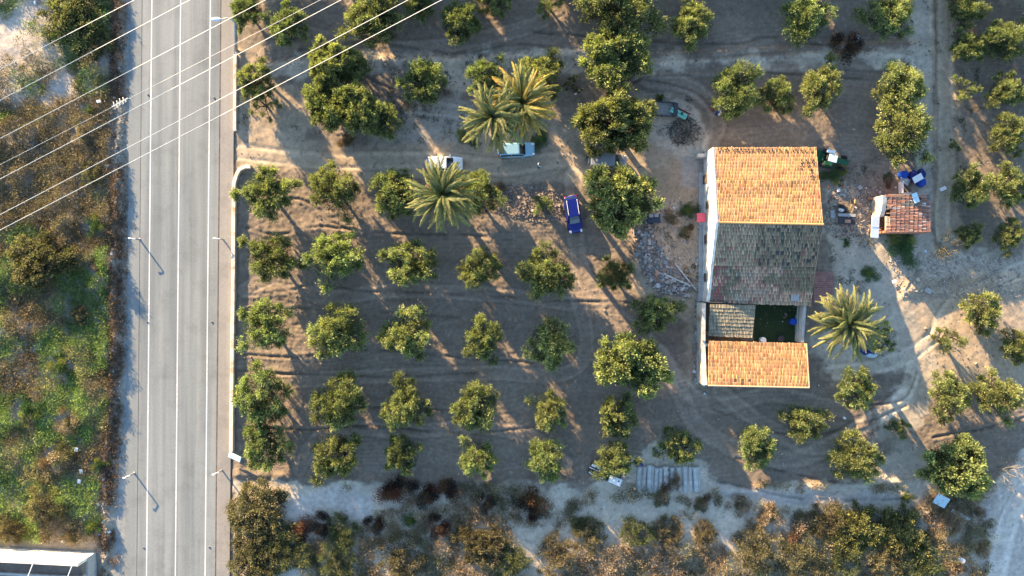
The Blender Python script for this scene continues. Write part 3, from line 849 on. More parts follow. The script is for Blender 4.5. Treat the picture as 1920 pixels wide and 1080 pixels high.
def palm(cx, cy, rpx, ztop, basepx, label, nf=78, seed=0, yellow=0):
    rd = random.Random(seed); top = P(cx, cy, ztop); bs = P(basepx[0], basepx[1], 0); g = gz(bs.x, bs.y)
    t = empty('palm_tree', (bs.x, bs.y, g), 0, label, 'tree', 'date palms')
    tv = top - Vector((bs.x, bs.y, g))
    b = MB(); n = 26; pts = []; rad = []
    for i in range(n + 1):
        u = i / n; pts.append(Vector((tv.x * u ** 1.2, tv.y * u ** 1.2, tv.z * u - .2 * (1 - u)))); rad.append((.36 - .08 * u) * (1 + .10 * (i % 2)) + (.12 if i < 2 else 0) + (.10 if u > .9 else 0))
    b.tube(pts, rad, 10); b.build('trunk', M_palmbark, t)
    h = MB(); h.blob((tv.x, tv.y, tv.z), (.38, .38, .45), 10, 6, .08); h.build('crown_heart', M_palmbark, t, True)
    s = rpx * MPP * (1 - ztop / CAM_H) / 2.75
    for k in range(nf):
        a = k * 2.39996 + rd.uniform(-.30, .30); u = k / nf
        tilt = R(38) - u * R(86)                 # inner fronds stand, outer ones hang
        dead = u > .86 and rd.random() < .7
        o = link('frond', FR[rd.randrange(5, 7)] if dead else FRG[rd.randrange(3)] if yellow and rd.random() < .6 else FR[rd.randrange(5)], t)
        if dead: o['label'] = 'brown dead hanging frond'
        M = Matrix.Translation(tv + Vector((0, 0, .15))) @ Matrix.Rotation(a, 4, 'Z') @ Matrix.Rotation(-tilt, 4, 'Y') @ Matrix.Rotation(rd.uniform(-.8, .8), 4, 'X') @ Matrix.Scale(s * rd.uniform(.85, 1.08) * (.75 + .25 * min(1, u * 3)), 4)
        o.matrix_local = M
    return t
palm(922, 222, 58, 9.0, (943, 292), 'tall green date palm leaning over the pale blue car', seed=1, nf=96)
palm(978, 196, 62, 7.6, (984, 226), 'yellow green date palm partly hidden behind the leaning palm', seed=2, nf=100, yellow=1)
palm(832, 366, 60, 7.0, (842, 372), 'bright date palm overhanging the white car', seed=3, nf=98)
palm(1588, 607, 61, 7.0, (1572, 600), 'wide date palm standing beside the walled courtyard', seed=4, nf=100)

# shrubs
def shrub_mesh(name, seed, n_leaf, cols, upright=.4, ncl=14, ls=(.07, .16)):
    r = np.random.default_rng(seed); VV = []; CC = []
    for k in range(ncl):
        a = r.uniform(0, 6.28); rr = r.uniform(0, .72); p = np.array((math.cos(a) * rr, math.sin(a) * rr, r.uniform(.12, .55) * (1 - rr * .5)))
        m = n_leaf // ncl; rc = r.uniform(.2, .36)
        d = unit(r.normal(size=(m, 3)) + np.array((0, 0, .3))); q = p + d * rc * (r.random((m, 1)) ** .5)
        q[:, 2] = np.abs(q[:, 2])
        out = unit(d + r.normal(size=(m, 3)) * .5 + np.array((0, 0, upright)))
        VV.append(leaves(q, out, r.uniform(*ls, m) * .75, r.uniform(.016, .036, m), r))
        c0 = np.array(cols[r.integers(len(cols))]) * r.uniform(.75, 1.3)
        CC.append(np.repeat(c0 * r.uniform(.65, 1.35, (m, 1)), 4, 0))
    V = np.concatenate(VV)
    return quads_mesh(name, V, len(V) // 4, M_leaf2, np.concatenate(CC))
OLV = (.125, .125, .050); GLD = (.235, .190, .088); GRN = (.065, .110, .035); BRN = (.155, .100, .055); RUST = (.13, .050, .028); BLK = (.035, .024, .020); TAN = (.31, .235, .15); YEL = (.19, .20, .04); LIM = (.175, .23, .05)
SH = {
    'gold': [crown_mesh('foliage', 300 + i, 'round', 9000, (.062, .058, .034), (.270, .220, .110))[0] for i in range(3)],
    'bigolive': [crown_mesh('foliage', 306, 'dense', 17000, (.040, .052, .030), (.250, .225, .070))[0]],
    'biggold': [crown_mesh('foliage', 307, 'dense', 17000, (.048, .048, .030), (.250, .205, .095))[0]],
    'olive': [crown_mesh('foliage', 310 + i, 'round', 9000, (.045, .060, .030), (.200, .205, .075))[0] for i in range(3)],
    'green': [shrub_mesh('foliage', 320 + i, 4940, [GRN, GRN, YEL]) for i in range(2)],
    'rust': [shrub_mesh('foliage', 330 + i, 5700, [RUST, BLK, BRN], .7) for i in range(3)],
    'brown': [shrub_mesh('foliage', 340 + i, 5700, [BRN, TAN, OLV], .7) for i in range(3)],
    'straw': [shrub_mesh('foliage', 350 + i, 4940, [TAN, TAN, GLD], .9, 12, (.12, .26)) for i in range(2)],
}
STEM = []; SHRUBS = []; GB_NAME = 'shrubs of the wild strip below the grove'
for i in range(2):
    b = MB(); rd = random.Random(i)
    for k in range(9):
        a = rd.uniform(0, 6.28); b.tube([(0, 0, -.05), (math.cos(a) * .25, math.sin(a) * .25, .25), (math.cos(a) * .5, math.sin(a) * .5, .42)], [.03, .02, .01], 4)
    STEM.append(b.mesh('stems', M_bark))
def shrub(cx, cy, rpx, kind, label, h=.75, cat='bush', group=None, name='shrub'):
    SHRUBS.append((cx, cy, rpx))
    c = P(cx, cy, .6); t = empty(name, (c.x, c.y, gz(c.x, c.y)), 0, label, cat, group)
    k = int(cx * 7 + cy * 3); low = bool(group) and group == GB_NAME; r_ = rpx * MPP * (1.35 if kind == 'rust' else 1.0 if low else 1.14); h *= .72 if low else 1
    for nm, me_ in (('foliage', SH[kind][k % len(SH[kind])]), ('stems', STEM[k % 2])):
        o = link(nm, me_, t); o.scale = (r_, r_ * (1 + .12 * math.sin(k)), r_ * h * .95); o.rotation_euler = (0, 0, k * 1.3)
    return t
GL = 'shrubs of the wild strip left of the road'; GB = 'shrubs of the wild strip below the grove'
for a in [
    (138, 30, 54, 'bigolive', 'big rounded green and gold bush at the top of the left scrub', .62, 'bush', GL),
    (165, 72, 36, 'bigolive', 'dark side bush joined to the big bush near the top left', .45, 'bush', GL),
    (75, 488, 52, 'biggold', 'big rounded golden bush casting a long shadow left of the road', .8, 'bush', GL),
    (152, 250, 24, 'straw', 'pale straw bush beneath the power lines left of the road', .9, 'bush', GL),
    (168, 325, 18, 'gold', 'small golden bush near the lowest power line', .9, 'bush', GL),
    (165, 205, 14, 'green', 'small lime green bush beside white litter', .9, 'bush', GL),
    (178, 425, 24, 'green', 'bright green bush beside the gravel berm', .8, 'bush', GL),
    (180, 500, 20, 'brown', 'brown bush at the berm, level with the upper left roadside post', .9, 'bush', GL),
    (150, 590, 18, 'gold', 'small orange bush inside the long bush shadow', .9, 'bush', GL),
    (115, 690, 30, 'green', 'lime bush in the lower left green patch', .8, 'bush', GL),
    (50, 765, 32, 'green', 'broad green bush near the left edge, lower part', .8, 'bush', GL),
    (125, 790, 28, 'brown', 'rust brown bush amid green in the lower left', .9, 'bush', GL),
    (105, 855, 30, 'brown', 'brown bush left of a white rag', .9, 'bush', GL),
    (85, 945, 32, 'gold', 'tawny bush above the graffiti wall', 1, 'bush', GL),
    (25, 990, 26, 'gold', 'tawny bush at the left edge above the graffiti wall', 1, 'bush', GL),
    (130, 1000, 25, 'brown', 'brown bush directly behind the graffiti wall', 1, 'bush', GL),
    (175, 985, 24, 'green', 'green bush by the litter at the end of the graffiti wall', .8, 'bush', GL),
    (185, 870, 20, 'green', 'green bush beside the lower part of the gravel berm', .8, 'bush', GL),
    (488, 958, 60, 'biggold', 'huge dark golden bush at the road corner below the grove', .8, 'bush', GB),
    (482, 1045, 58, 'biggold', 'huge bush at the bottom edge beside the pavement', .8, 'bush', GB),
    (545, 1030, 44, 'olive', 'dark olive bush left of the white sand patch', 1, 'bush', GB),
    (740, 922, 34, 'rust', 'rusty black bush, left part of the burnt row below the grove', 1, 'bush', GB),
    (795, 928, 32, 'rust', 'rusty black bush in the middle of the burnt row', 1, 'bush', GB),
    (838, 918, 30, 'rust', 'rusty black bush, right part of the burnt row', 1, 'bush', GB),
    (912, 945, 20, 'rust', 'small reddish dry bush alone on pale ground', 1, 'bush', GB),
    (995, 935, 34, 'rust', 'red brown dry bush left of the wrecked white vehicle', 1, 'bush', GB),
    (1000, 965, 22, 'rust', 'lower red brown dry bush left of the wrecked white vehicle', 1, 'bush', GB),
    (560, 995, 26, 'rust', 'dark rusty bush above the white sand patch', 1, 'bush', GB),
    (600, 988, 24, 'rust', 'rust brown bush right above the white sand patch', 1, 'bush', GB),
    (705, 985, 22, 'rust', 'black stemmed bush in the middle of the lower scrub', 1, 'bush', GB),
    (825, 990, 26, 'rust', 'pinkish brown dry bush in the lower scrub', 1, 'bush', GB),
    (645, 1000, 34, 'olive', 'rounded olive green bush right of the white sand patch', 1, 'bush', GB),
    (635, 1055, 40, 'olive', 'green bush at the bottom edge right of the white sand', 1, 'bush', GB),
    (750, 1050, 50, 'gold', 'broad tawny bush at the bottom edge', 1, 'bush', GB),
    (765, 975, 22, 'green', 'small green bush between dry ones in the lower scrub', 1, 'bush', GB),
    (905, 1025, 50, 'biggold', 'large brown domed bush near the bottom edge, centre', .9, 'bush', GB),
    (960, 1050, 36, 'olive', 'dark olive bush at the bottom edge left of the pale path', 1, 'bush', GB),
    (1045, 1040, 40, 'gold', 'tawny bush on pale ground at bottom centre', 1, 'bush', GB),
    (1110, 1005, 34, 'gold', 'round tawny bush below the wrecked vehicle', 1, 'bush', GB),
    (1085, 985, 18, 'olive', 'small olive bush below the wrecked vehicle', 1, 'bush', GB),
    (1195, 1000, 34, 'olive', 'mixed olive bush right of the pale gully', 1, 'bush', GB),
    (1250, 1000, 34, 'gold', 'tawny bush left of the round golden bush', 1, 'bush', GB),
    (1322, 1003, 28, 'gold', 'neat round golden bush below the concrete pipes', 1.1, 'bush', GB),
    (1245, 930, 28, 'brown', 'brown bush growing against the concrete pipes', 1, 'bush', GB),
    (1262, 905, 20, 'brown', 'orange brown dry bush poking between the concrete pipes', 1.1, 'bush', GB),
    (1320, 945, 26, 'brown', 'brown bush off the right end of the concrete pipes', 1, 'bush', GB),
    (1385, 950, 28, 'brown', 'dark brown bush under the ditch bend', 1, 'bush', GB),
    (1440, 970, 34, 'straw', 'straw coloured bush below the curved ditch', 1, 'bush', GB),
    (1415, 1035, 44, 'gold', 'wide tawny bush at bottom edge right of centre', 1, 'bush', GB),
    (1510, 1045, 42, 'gold', 'gold and green bush at the bottom edge below the dark thicket', 1, 'bush', GB),
    (1500, 985, 40, 'brown', 'brown bush in the thicket below the ditch', 1, 'bush', GB),
    (1555, 975, 38, 'gold', 'golden brown bush in the middle of the thicket', 1.1, 'bush', GB),
    (1610, 990, 52, 'bigolive', 'large olive bush in the thicket', .9, 'bush', GB),
    (1585, 1045, 40, 'olive', 'olive bush at the bottom edge of the thicket', 1, 'bush', GB),
    (1690, 995, 54, 'bigolive', 'dark green bush on the right side of the thicket', .9, 'bush', GB),
    (1660, 1045, 42, 'gold', 'tawny bush low in the thicket', 1, 'bush', GB),
    (1725, 1050, 40, 'olive', 'dark leaved bush at the thicket bottom right', 1, 'bush', GB),
    (1780, 985, 34, 'straw', 'pale golden bush between the thicket and the white sheet', 1, 'bush', GB),
    (1800, 1065, 20, 'straw', 'pale straw tuft at the bottom edge beside white litter', 1, 'bush', GB),
    (1840, 1030, 32, 'brown', 'brown bush on the edge of the lower right track', 1, 'bush', GB),
    (1835, 965, 18, 'brown', 'small dark bush beside the long white board', 1, 'bush', GB),
    (1705, 935, 16, 'green', 'small bright green bush at the end of the ditch', 1, 'bush', GB),
    (1590, 88, 30, 'rust', 'dark burnt bush beside a white container in the top field', .7, 'bush', None),
    (1240, 185, 12, 'green', 'small weed bush beside the grey trailer', .8, 'bush', None),
    (1295, 395, 20, 'green', 'green weed bush beside the pink awning', .7, 'bush', None),
    (1262, 405, 16, 'brown', 'brown weed bush on the rubble left of the pink awning', .7, 'bush', None),
    (1290, 435, 18, 'brown', 'dark brown weed bush below the pink awning', .7, 'bush', None),
    (1700, 465, 40, 'green', 'low dark green bush in the shade below the shed', .4, 'bush', None),
    (1635, 515, 20, 'green', 'flat dark weed bush on pale dirt right of the house', .4, 'bush', None),
    (1590, 455, 10, 'green', 'small dark weed on pale dirt near the house', .5, 'bush', None),
    (880, 255, 24, 'green', 'dark weeds beneath the leaning palm', .4, 'bush', None),
    (1010, 262, 22, 'green', 'dark low bush right of the pale blue car', .5, 'bush', None),
    (940, 350, 13, 'brown', 'dark brown bush beside the track below the white car', .8, 'bush', None),
    (645, 262, 18, 'brown', 'dry brown bush at the foot of the big dark clump', .6, 'bush', None),
    (1565, 330, 26, 'green', 'low green weeds beside the green tractor', .4, 'bush', None),
    (1668, 337, 14, 'brown', 'dry weeds left of the blue barrel', .5, 'bush', None)]:
    shrub(*a)

# ground cover: masses of small tufts
def tufts(name, label, pts, cols, seed, n_blade=22, size=(.18, .5), hgt=(.15, .5), mound=0.0):
    """pts (n,2) world, cols (n,3)"""
    r = np.random.default_rng(seed); n = len(pts)
    z, _ = zone_eval(pts[:, 0], pts[:, 1])
    rad = r.uniform(*size, n); ht = r.uniform(*hgt, n)
    if mound: z = z + mound * np.clip(fbm(pts[:, 0], pts[:, 1], 2.6, 3, 888) - .48, 0, 1) * 3.2
    idx = np.repeat(np.arange(n), n_blade); m = len(idx)
    a = r.uniform(0, 6.283, m); rr = np.sqrt(r.random(m)) * rad[idx]
    q = np.stack([pts[idx, 0] + np.cos(a) * rr, pts[idx, 1] + np.sin(a) * rr, z[idx] + ht[idx] * r.random(m) * .8], 1)
    d = unit(np.stack([np.cos(a), np.sin(a), np.full(m, .8)], 1) + r.normal(size=(m, 3)) * .5)
    V = leaves(q, d, r.uniform(.10, .28, m), r.uniform(.035, .095, m), r)
    c = cols[idx] * r.uniform(.6, 1.4, (m, 1))
    o = link(name, quads_mesh(name, V, m, M_leaf2, np.repeat(c, 4, 0)))
    return tag(o, label, 'vegetation', None, 'stuff')

def scatter(n, x0, x1, y0, y1, r):
    px = r.uniform(x0, x1, n); py = r.uniform(y0, y1, n)
    return px, py
def W(px, py): return np.stack([(px - 960) * MPP, (540 - py) * MPP], 1)
def clear(px, py, f=.80):
    k = np.ones(len(px), bool)
    for x, y, q in SHRUBS: k &= ((px - x) ** 2 + (py - y) ** 2) > (q * f) ** 2
    return k
r = np.random.default_rng(5)
# left scrub
px, py = scatter(23000, -60, 232, -40, 1120, r)
dens = fbm(px, py, 90, 4, 501)
def blob(x, y, s): return np.exp(-(((px - x) ** 2 + (py - y) ** 2) / s ** 2))
keep = dens + .10 + .30 * sstep(180, 260, py) - .25 * sstep(205, 215, px) * (py < 2000)
keep -= .27 * (sstep(-25, 25, poly_sd(px, py, ZONES[18][0]))) + .28 * sstep(-25, 25, poly_sd(px, py, ZONES[19][0]))
k = clear(px, py) & (keep + .12 * r.random(len(px)) > .50) & (px < 208 - 25 * sstep(700, 1000, py)) & ~((py > 1012) & (px < 190))
px, py = px[k], py[k]
hue = fbm(px, py, 55, 3, 503); h2 = r.random(len(px))
green = sstep(.46, .58, fbm(px, py, 70, 4, 504) + .14 * sstep(480, 640, py) - .10 * sstep(780, 900, py) * sstep(60, 120, px) - .16 * ((py > 180) & (py < 430)) - .10 * sstep(120, 200, py) * 0)
colA = np.array((.125, .088, .048))[None] * (1 - h2[:, None]) + np.array((.20, .15, .08))[None] * h2[:, None]
colB = np.array(GRN)[None] * (1 - h2[:, None]) + np.array(LIM)[None] * h2[:, None]
cols = colA * (1 - green[:, None]) + colB * green[:, None]
gold = sstep(.55, .72, fbm(px, py, 34, 3, 507))[:, None]
cols = cols * (1 - gold * .6) + np.array(GLD) * gold * .6
cols = cols * (1 + .35 * sstep(600, 720, py) * green)[:, None]
tufts('scrub_cover', 'tangled brown and green weeds covering the waste ground left of the road', W(px, py), cols * (.5 + 1.1 * fbm(px, py, 14, 3, 515))[:, None], 6, 20, (.18, .6), (.15, .8), .9)
# lower scrub
px, py = scatter(23000, 440, 1860, 905, 1120, r)
dens = fbm(px, py, 60, 4, 511)
bare = sstep(-15, 25, poly_sd(px, py, ZONES[13][0])) * .5 + sstep(-15, 25, poly_sd(px, py, ZONES[14][0])) * .18 + .3 * (poly_sd(px, py, ZONES[15][0]) > -6) + .35 * (poly_sd(px, py, ZONES[16][0]) > -10)
keep = dens - bare + .045 + .09 * sstep(960, 1040, py) + .12 * (px > 1380) - .06 * (py < 960)
k = (keep > .505) & clear(px, py, .9)
k &= ~((px > 1185) & (px < 1320) & (py < 915)) & ~((px < 446) & (py < 1120)) & ~((px > 1090) & (px < 1175) & (py < 920))
px, py = px[k], py[k]; h2 = r.random(len(px))[:, None]; hue = sstep(.4, .6, fbm(px, py, 50, 3, 513))[:, None]
cols = (np.array((.085, .100, .045)) * (1 - hue) + np.array((.17, .13, .07)) * hue) * (1 - h2 ** 1.6) + np.array(TAN) * h2 ** 1.6 * .8
tufts('scrub_cover', 'dry tawny weeds covering the waste ground below the grove', W(px, py), cols * (.6 + .9 * fbm(px, py, 14, 3, 516))[:, None], 7, 20, (.18, .55), (.15, .75), .8)
# weeds round the yard, along the strips and the foot of the berm
px, py = scatter(9000, 445, 1920, -10, 560, r)
kk = np.zeros(len(px), bool)
for poly, th in (([(640, 115), (900, 105), (1100, 100), (1100, 125), (880, 175), (860, 265), (720, 270), (640, 240)], .50), ([(1180, 380), (1320, 380), (1325, 560), (1230, 550)], .55),
                 ([(1545, 300), (1660, 300), (1650, 440), (1700, 520), (1560, 540)], .56), ([(1200, 180), (1320, 180), (1320, 290), (1240, 290)], .60), ([(445, 100), (520, 130), (560, 240), (445, 240)], .54),
                 ([(930, 335), (1060, 340), (1060, 400), (940, 410)], .56), ([(1690, 0), (1760, 0), (1760, 320), (1700, 320)], .62), ([(1780, 60), (1850, 60), (1850, 330), (1790, 330)], .60), ([(1300, 560), (1322, 560), (1322, 725), (1300, 725)], .5)):
    kk |= (poly_sd(px, py, poly) > 0) & (fbm(px, py, 26, 3, 521) > th)
px, py = px[kk], py[kk]; h2 = r.random(len(px))[:, None]
cols = np.array((.040, .050, .022)) * (1 - h2) + np.array((.10, .085, .05)) * h2
tufts('weed_cover', 'low dark weeds on the field strips and around the yard', W(px, py), cols, 8, 16, (.12, .34), (.06, .22))

# ------------------------------------------------------------------ buildings
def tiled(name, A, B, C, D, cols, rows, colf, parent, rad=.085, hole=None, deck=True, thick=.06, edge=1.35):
    """barrel tiles from the upper edge A-B down to the eave D-C"""
    A, B, C, D = map(Vector, (A, B, C, D)); b = MB(); rd = random.Random(cols * rows)
    nrm = (B - A).cross(D - A).normalized()
    if nrm.z < 0: nrm = -nrm
    def pt(u, v): return (A * (1 - u) + B * u) * (1 - v) + (D * (1 - u) + C * u) * v
    w = 1 / cols; K = 4
    for j in range(rows):
        for i in range(cols):
            if hole and hole((i + .5) / cols, (j + .5) / rows): continue
            u = (i + .5) * w + rd.uniform(-.10, .10) * w; slip = rd.uniform(.1, .35) / rows if rd.random() < .03 else 0; v0 = j / rows - .25 / rows; v1 = (j + 1) / rows + rd.uniform(-.10, .10) / rows + slip
            v0 = max(v0, 0); l0 = -.01; l1 = .035 + rd.uniform(-.008, .016) + .03 * math.sin(j * 1.3 + i * .11) * .5
            c = colf((i + .5) / cols, (j + .5) / rows, rd)
            vs = []
            for v, l, rr in ((v0, l0, .85), (v1, l1, 1.0)):
                for k in range(K + 1):
                    th = math.pi * k / K
                    vs.append(pt(u - .5 * w * rr * .92 * math.cos(th), v) + nrm * (l + rad * rr * math.sin(th)))
            fs = [(k, k + 1, K + 2 + k, K + 1 + k) for k in range(K)] + [tuple(range(K + 1, 2 * K + 2))]
            b.add(vs, fs, c)
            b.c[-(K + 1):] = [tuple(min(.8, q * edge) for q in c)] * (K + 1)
    o = b.build(name, M_tile, parent, False, True); o['kind'] = 'stuff'
    if deck:
        d = MB(); dn = nrm * -thick
        vs = [p + nrm * .004 for p in (A, B, C, D)] + [p + dn for p in (A, B, C, D)]
        d.add(vs, [(0, 1, 2, 3), (7, 6, 5, 4), (0, 4, 5, 1), (1, 5, 6, 2), (2, 6, 7, 3), (3, 7, 4, 0)], (.10, .07, .05))
        d.build('roof_deck', M_tile, parent, False, True)
    return o

def ridge_tiles(parent, A, B, n, col, rad=.13, name='ridge_tile'):
    A, B = Vector(A), Vector(B); rd = random.Random(n)
    me = None
    L = (B - A).length / n
    b = MB(); K = 5; vs = []
    for x, rr in ((-L * .56, .9), (L * .5, 1.0)):
        for k in range(K + 1):
            th = math.pi * k / K; vs.append((x, -rad * rr * math.cos(th), rad * rr * math.sin(th) * .8))
    b.add(vs, [(k, k + 1, K + 2 + k, K + 1 + k) for k in range(K)] + [tuple(range(K + 1, 2 * K + 2))], col)
    me = b.mesh(name, M_tile, False, True)
    d = (B - A).normalized(); rz = math.atan2(d.y, d.x)
    for i in range(n):
        o = link(name, me, parent); o.location = A.lerp(B, (i + .5) / n) + Vector((0, 0, rd.uniform(-.01, .01))); o.rotation_euler = (0, -math.asin(d.z), rz)

def wall_poly(name, base, tops, thick, m, parent, inward, openings=()):
    """vertical wall: base polyline points with heights; thick solid"""
    b = MB(); iv = Vector(inward) * thick; rings = []
    for (x, y), z in zip(base, tops):
        rings.append([(x, y, -.3), (x, y, z), (x + iv.x, y + iv.y, z), (x + iv.x, y + iv.y, -.3)])
    b.loft(rings)
    return b.build(name, m, parent)

def pick(rd, cs, lo=.75, hi=1.25):
    c = cs[rd.randrange(len(cs))]; k = rd.uniform(lo, hi); return tuple(min(.8, q * k) for q in c)
LIT = [(.34, .205, .095), (.37, .24, .12), (.32, .175, .085), (.34, .235, .095), (.38, .22, .13), (.25, .14, .07)]
def col_lit(u, v, rd):
    c = pick(rd, LIT, .85, 1.12)
    if v > .55 and rd.random() < .22: c = tuple(q * .6 for q in c)
    if rd.random() < .01: c = (.40, .10, .06)
    return c
def patch(u, v, s, a, b): 
    return float(fbm(np.array([u * 12.0]), np.array([v * 9.0]), s, 2, int(a * 100)) [0]) > b
def col_dark(u, v, rd):
    mossy = u > .38
    base = [(.17, .14, .095), (.22, .17, .11), (.125, .115, .085), (.25, .19, .125)] if mossy else [(.30, .215, .145), (.25, .20, .13), (.33, .23, .155), (.21, .18, .12)]
    c = pick(rd, base, .7, 1.3)
    if mossy and rd.random() < .13: c = (.05, .055, .055)
    if rd.random() < .05: c = (.22, .10, .08)
    return c
def col_brown(u, v, rd):
    c = pick(rd, [(.36, .24, .165), (.30, .21, .145), (.39, .27, .19), (.25, .175, .125), (.29, .245, .175)], .7, 1.3)
    if patch(u, v, 3.0, .3, .6) or (u > .66 and v < .6): c = tuple(q * .6 * k for q, k in zip(c, (.85, 1.0, .95)))
    if (u < .12 and rd.random() < .5) or rd.random() < .06: c = (.26, .09, .08)
    if rd.random() < .03: c = (.30, .27, .24)
    return c
def col_grey(u, v, rd): return pick(rd, [(.21, .19, .13), (.235, .205, .14), (.175, .16, .115)], .75, 1.2)
def col_low(u, v, rd):
    c = pick(rd, [(.33, .18, .08), (.40, .26, .11), (.25, .17, .09), (.30, .15, .08), (.38, .23, .12)], .75, 1.25)
    return c

RZ = 6.0; NZ = 4.1; MZ = 3.95; SZ = 2.2
XL = 22.72; XR = 34.18
rl, rr_ = P(1348, 417, RZ), P(1544, 421, RZ)
nl, nr = P(1340, 277, NZ), P(1531, 276, NZ)
ml, mr_ = P(1339, 497, MZ), P(1530, 499, MZ)
sl_, sr_ = P(1330, 567, SZ), P(1521, 573, SZ)
house = empty('farmhouse', (28.4, 7, 0), 0, 'long whitewashed farmhouse with bright orange upper tiles and dark mossy lower tiles', 'house')
def H(v): return Vector(v) - Vector((28.4, 7, 0))
def toH(pts): return [H(p) for p in pts]
# north slope in two lifts with a small step
h1l = nl.lerp(rl, .585); h1r = nr.lerp(rr_, .585)
# (from the ridge down to the step, then from the step to the north eave)
def nsl(t): return (rl.lerp(nl, t), rr_.lerp(nr, t))
a, b_ = nsl(0); c1, d1 = nsl(.56)
up = Vector((0, 0, .03))
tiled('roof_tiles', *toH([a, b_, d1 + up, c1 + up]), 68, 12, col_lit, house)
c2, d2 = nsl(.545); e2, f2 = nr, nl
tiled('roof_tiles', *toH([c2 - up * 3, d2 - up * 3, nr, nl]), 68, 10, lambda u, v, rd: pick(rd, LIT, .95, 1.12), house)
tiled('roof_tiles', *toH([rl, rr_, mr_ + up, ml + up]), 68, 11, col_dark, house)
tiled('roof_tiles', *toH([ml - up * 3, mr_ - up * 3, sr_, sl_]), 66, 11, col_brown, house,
      hole=lambda u, v: (.79 < u < .87 and .72 < v < .9))
ridge_tiles(house, *toH([rl + Vector((0, 0, .06)), rr_ + Vector((0, 0, .06))]), 28, (.40, .25, .11))
ridge_tiles(house, *toH([ml + Vector((0, 0, -.02)), mr_ + Vector((0, 0, -.02))]), 30, (.20, .16, .13), .10)
sk = MB(); q = sl_.lerp(sr_, .83) ; mm = ml.lerp(mr_, .83)
pc = mm.lerp(q, .81); sk.box(H(pc) + Vector((0, 0, .06)), (.95, .8, .05), M=Matrix.Rotation(math.atan2(MZ - SZ, 4.4), 4, 'X'))
sk.build('roof_hatch', M_grey, house)
# walls
wi = .30
def wallh(y):   # roof height above a given y along the side walls
    if y >= rl.y: return RZ + (NZ - RZ) * (y - rl.y) / (nl.y - rl.y)
    if y >= ml.y: return RZ + (MZ - RZ) * (rl.y - y) / (rl.y - ml.y)
    return MZ + (SZ - MZ) * (ml.y - y) / (ml.y - sl_.y)
def side(x_at, ys, inw, m, name='wall', extra=0.0):
    base = [(x_at(y) - 28.4, y - 7) for y in ys]
    return wall_poly(name, base, [wallh(y) - .10 + extra for y in ys], wi, m, house, inw)
ysL = [nl.y, 12, rl.y, 4.8, ml.y, .3, sl_.y]
xl_at = lambda y: nl.x - .28 + (sl_.x - nl.x) * max(0, (nl.y - y) / (nl.y - sl_.y)) ** 1.0
side(xl_at, ysL, (1, 0, 0), M_plaster, extra=.16)
xr_at = lambda y: nr.x - .02 + (sr_.x - nr.x) * (nr.y - y) / (nr.y - sr_.y)
side(xr_at, [nr.y - .25, 12, rl.y, 4.8, ml.y, .3, sl_.y + .25], (-1, 0, 0), M_plaster)
for y, z in ((nl.y - .2, NZ - .12), (sl_.y + .35, SZ - .05)):
    wall_poly('wall', [(xl_at(y) + .32 - 28.4, y - 7), (xr_at(y) - .32 - 28.4, y - 7)], [z, z], wi, M_plaster, house, (0, -1 if y > 5 else 1, 0))
# verge tiles where roof meets the west wall head
ridge_tiles(house, *toH([Vector((xl_at(nl.y) + .12, nl.y, NZ + .06)), Vector((xl_at(rl.y) + .12, rl.y, RZ + .06))]), 20, (.50, .42, .34), .12, 'verge_tile')
# openings in the west wall
for y, z, w_, h_ in ((12.6, 1.1, .9, 2.0), (9.5, 2.2, .7, .9), (5.6, 1.6, .9, 1.1), (1.2, 1.5, .8, 1.0)):
    x = xl_at(y)
    f = MB(); f.box((x - 28.4 - .03, y - 7, z), (.10, w_ + .2, h_ + .2)); fr = f.build('window_frame' if h_ < 1.5 else 'door_frame', M_wood, house)
    p = MB(); p.box((x - 28.4 - .06, y - 7, z), (.10, w_, h_)); p.build('shutter' if h_ < 1.5 else 'door', mat('old_shutter', (.10, .075, .06), .8), house)
# buttress and footing along the west wall
b = MB(); b.box((xl_at(14.5) - 28.4 - .35, 15.35 - 7, .55), (1.2, .35, 1.6)); b.build('buttress', M_plaster, house)
b = MB(); b.loft([[(xl_at(y) - 28.4 - .55, y - 7, -.2), (xl_at(y) - 28.4 - .5, y - 7, .16), (xl_at(y) - 28.4 + .0, y - 7, .2), (xl_at(y) - 28.4, y - 7, -.2)] for y in (13.5, 9, 4, 0, sl_.y)])
b.build('footing', M_conc, house)
# rain pipe crossing
b = MB(); b.tube([H(P(1312, 565, .4)), H(P(1312, 565, 2.6)), H(P(1330, 567, 2.5)), H(P(1365, 568, 2.45))], .07, 8); b.build('drain_pipe', M_dark, house)
t = empty('awning', P(1315, 408, 2.0), 0, 'flat pink awning square on the ground side of the white house wall', 'awning')
b = MB(); b.box((0, 0, 0), (1.05, 1.05, .06), bev=.02); b.build('canopy', M_pink, t)
for sx in (-.45, .45):
    for sy in (-.45, .45):
        b = MB(); b.tube([(sx, sy, -2.1), (sx, sy, -.03)], .025, 6); b.build('post', M_grey, t)
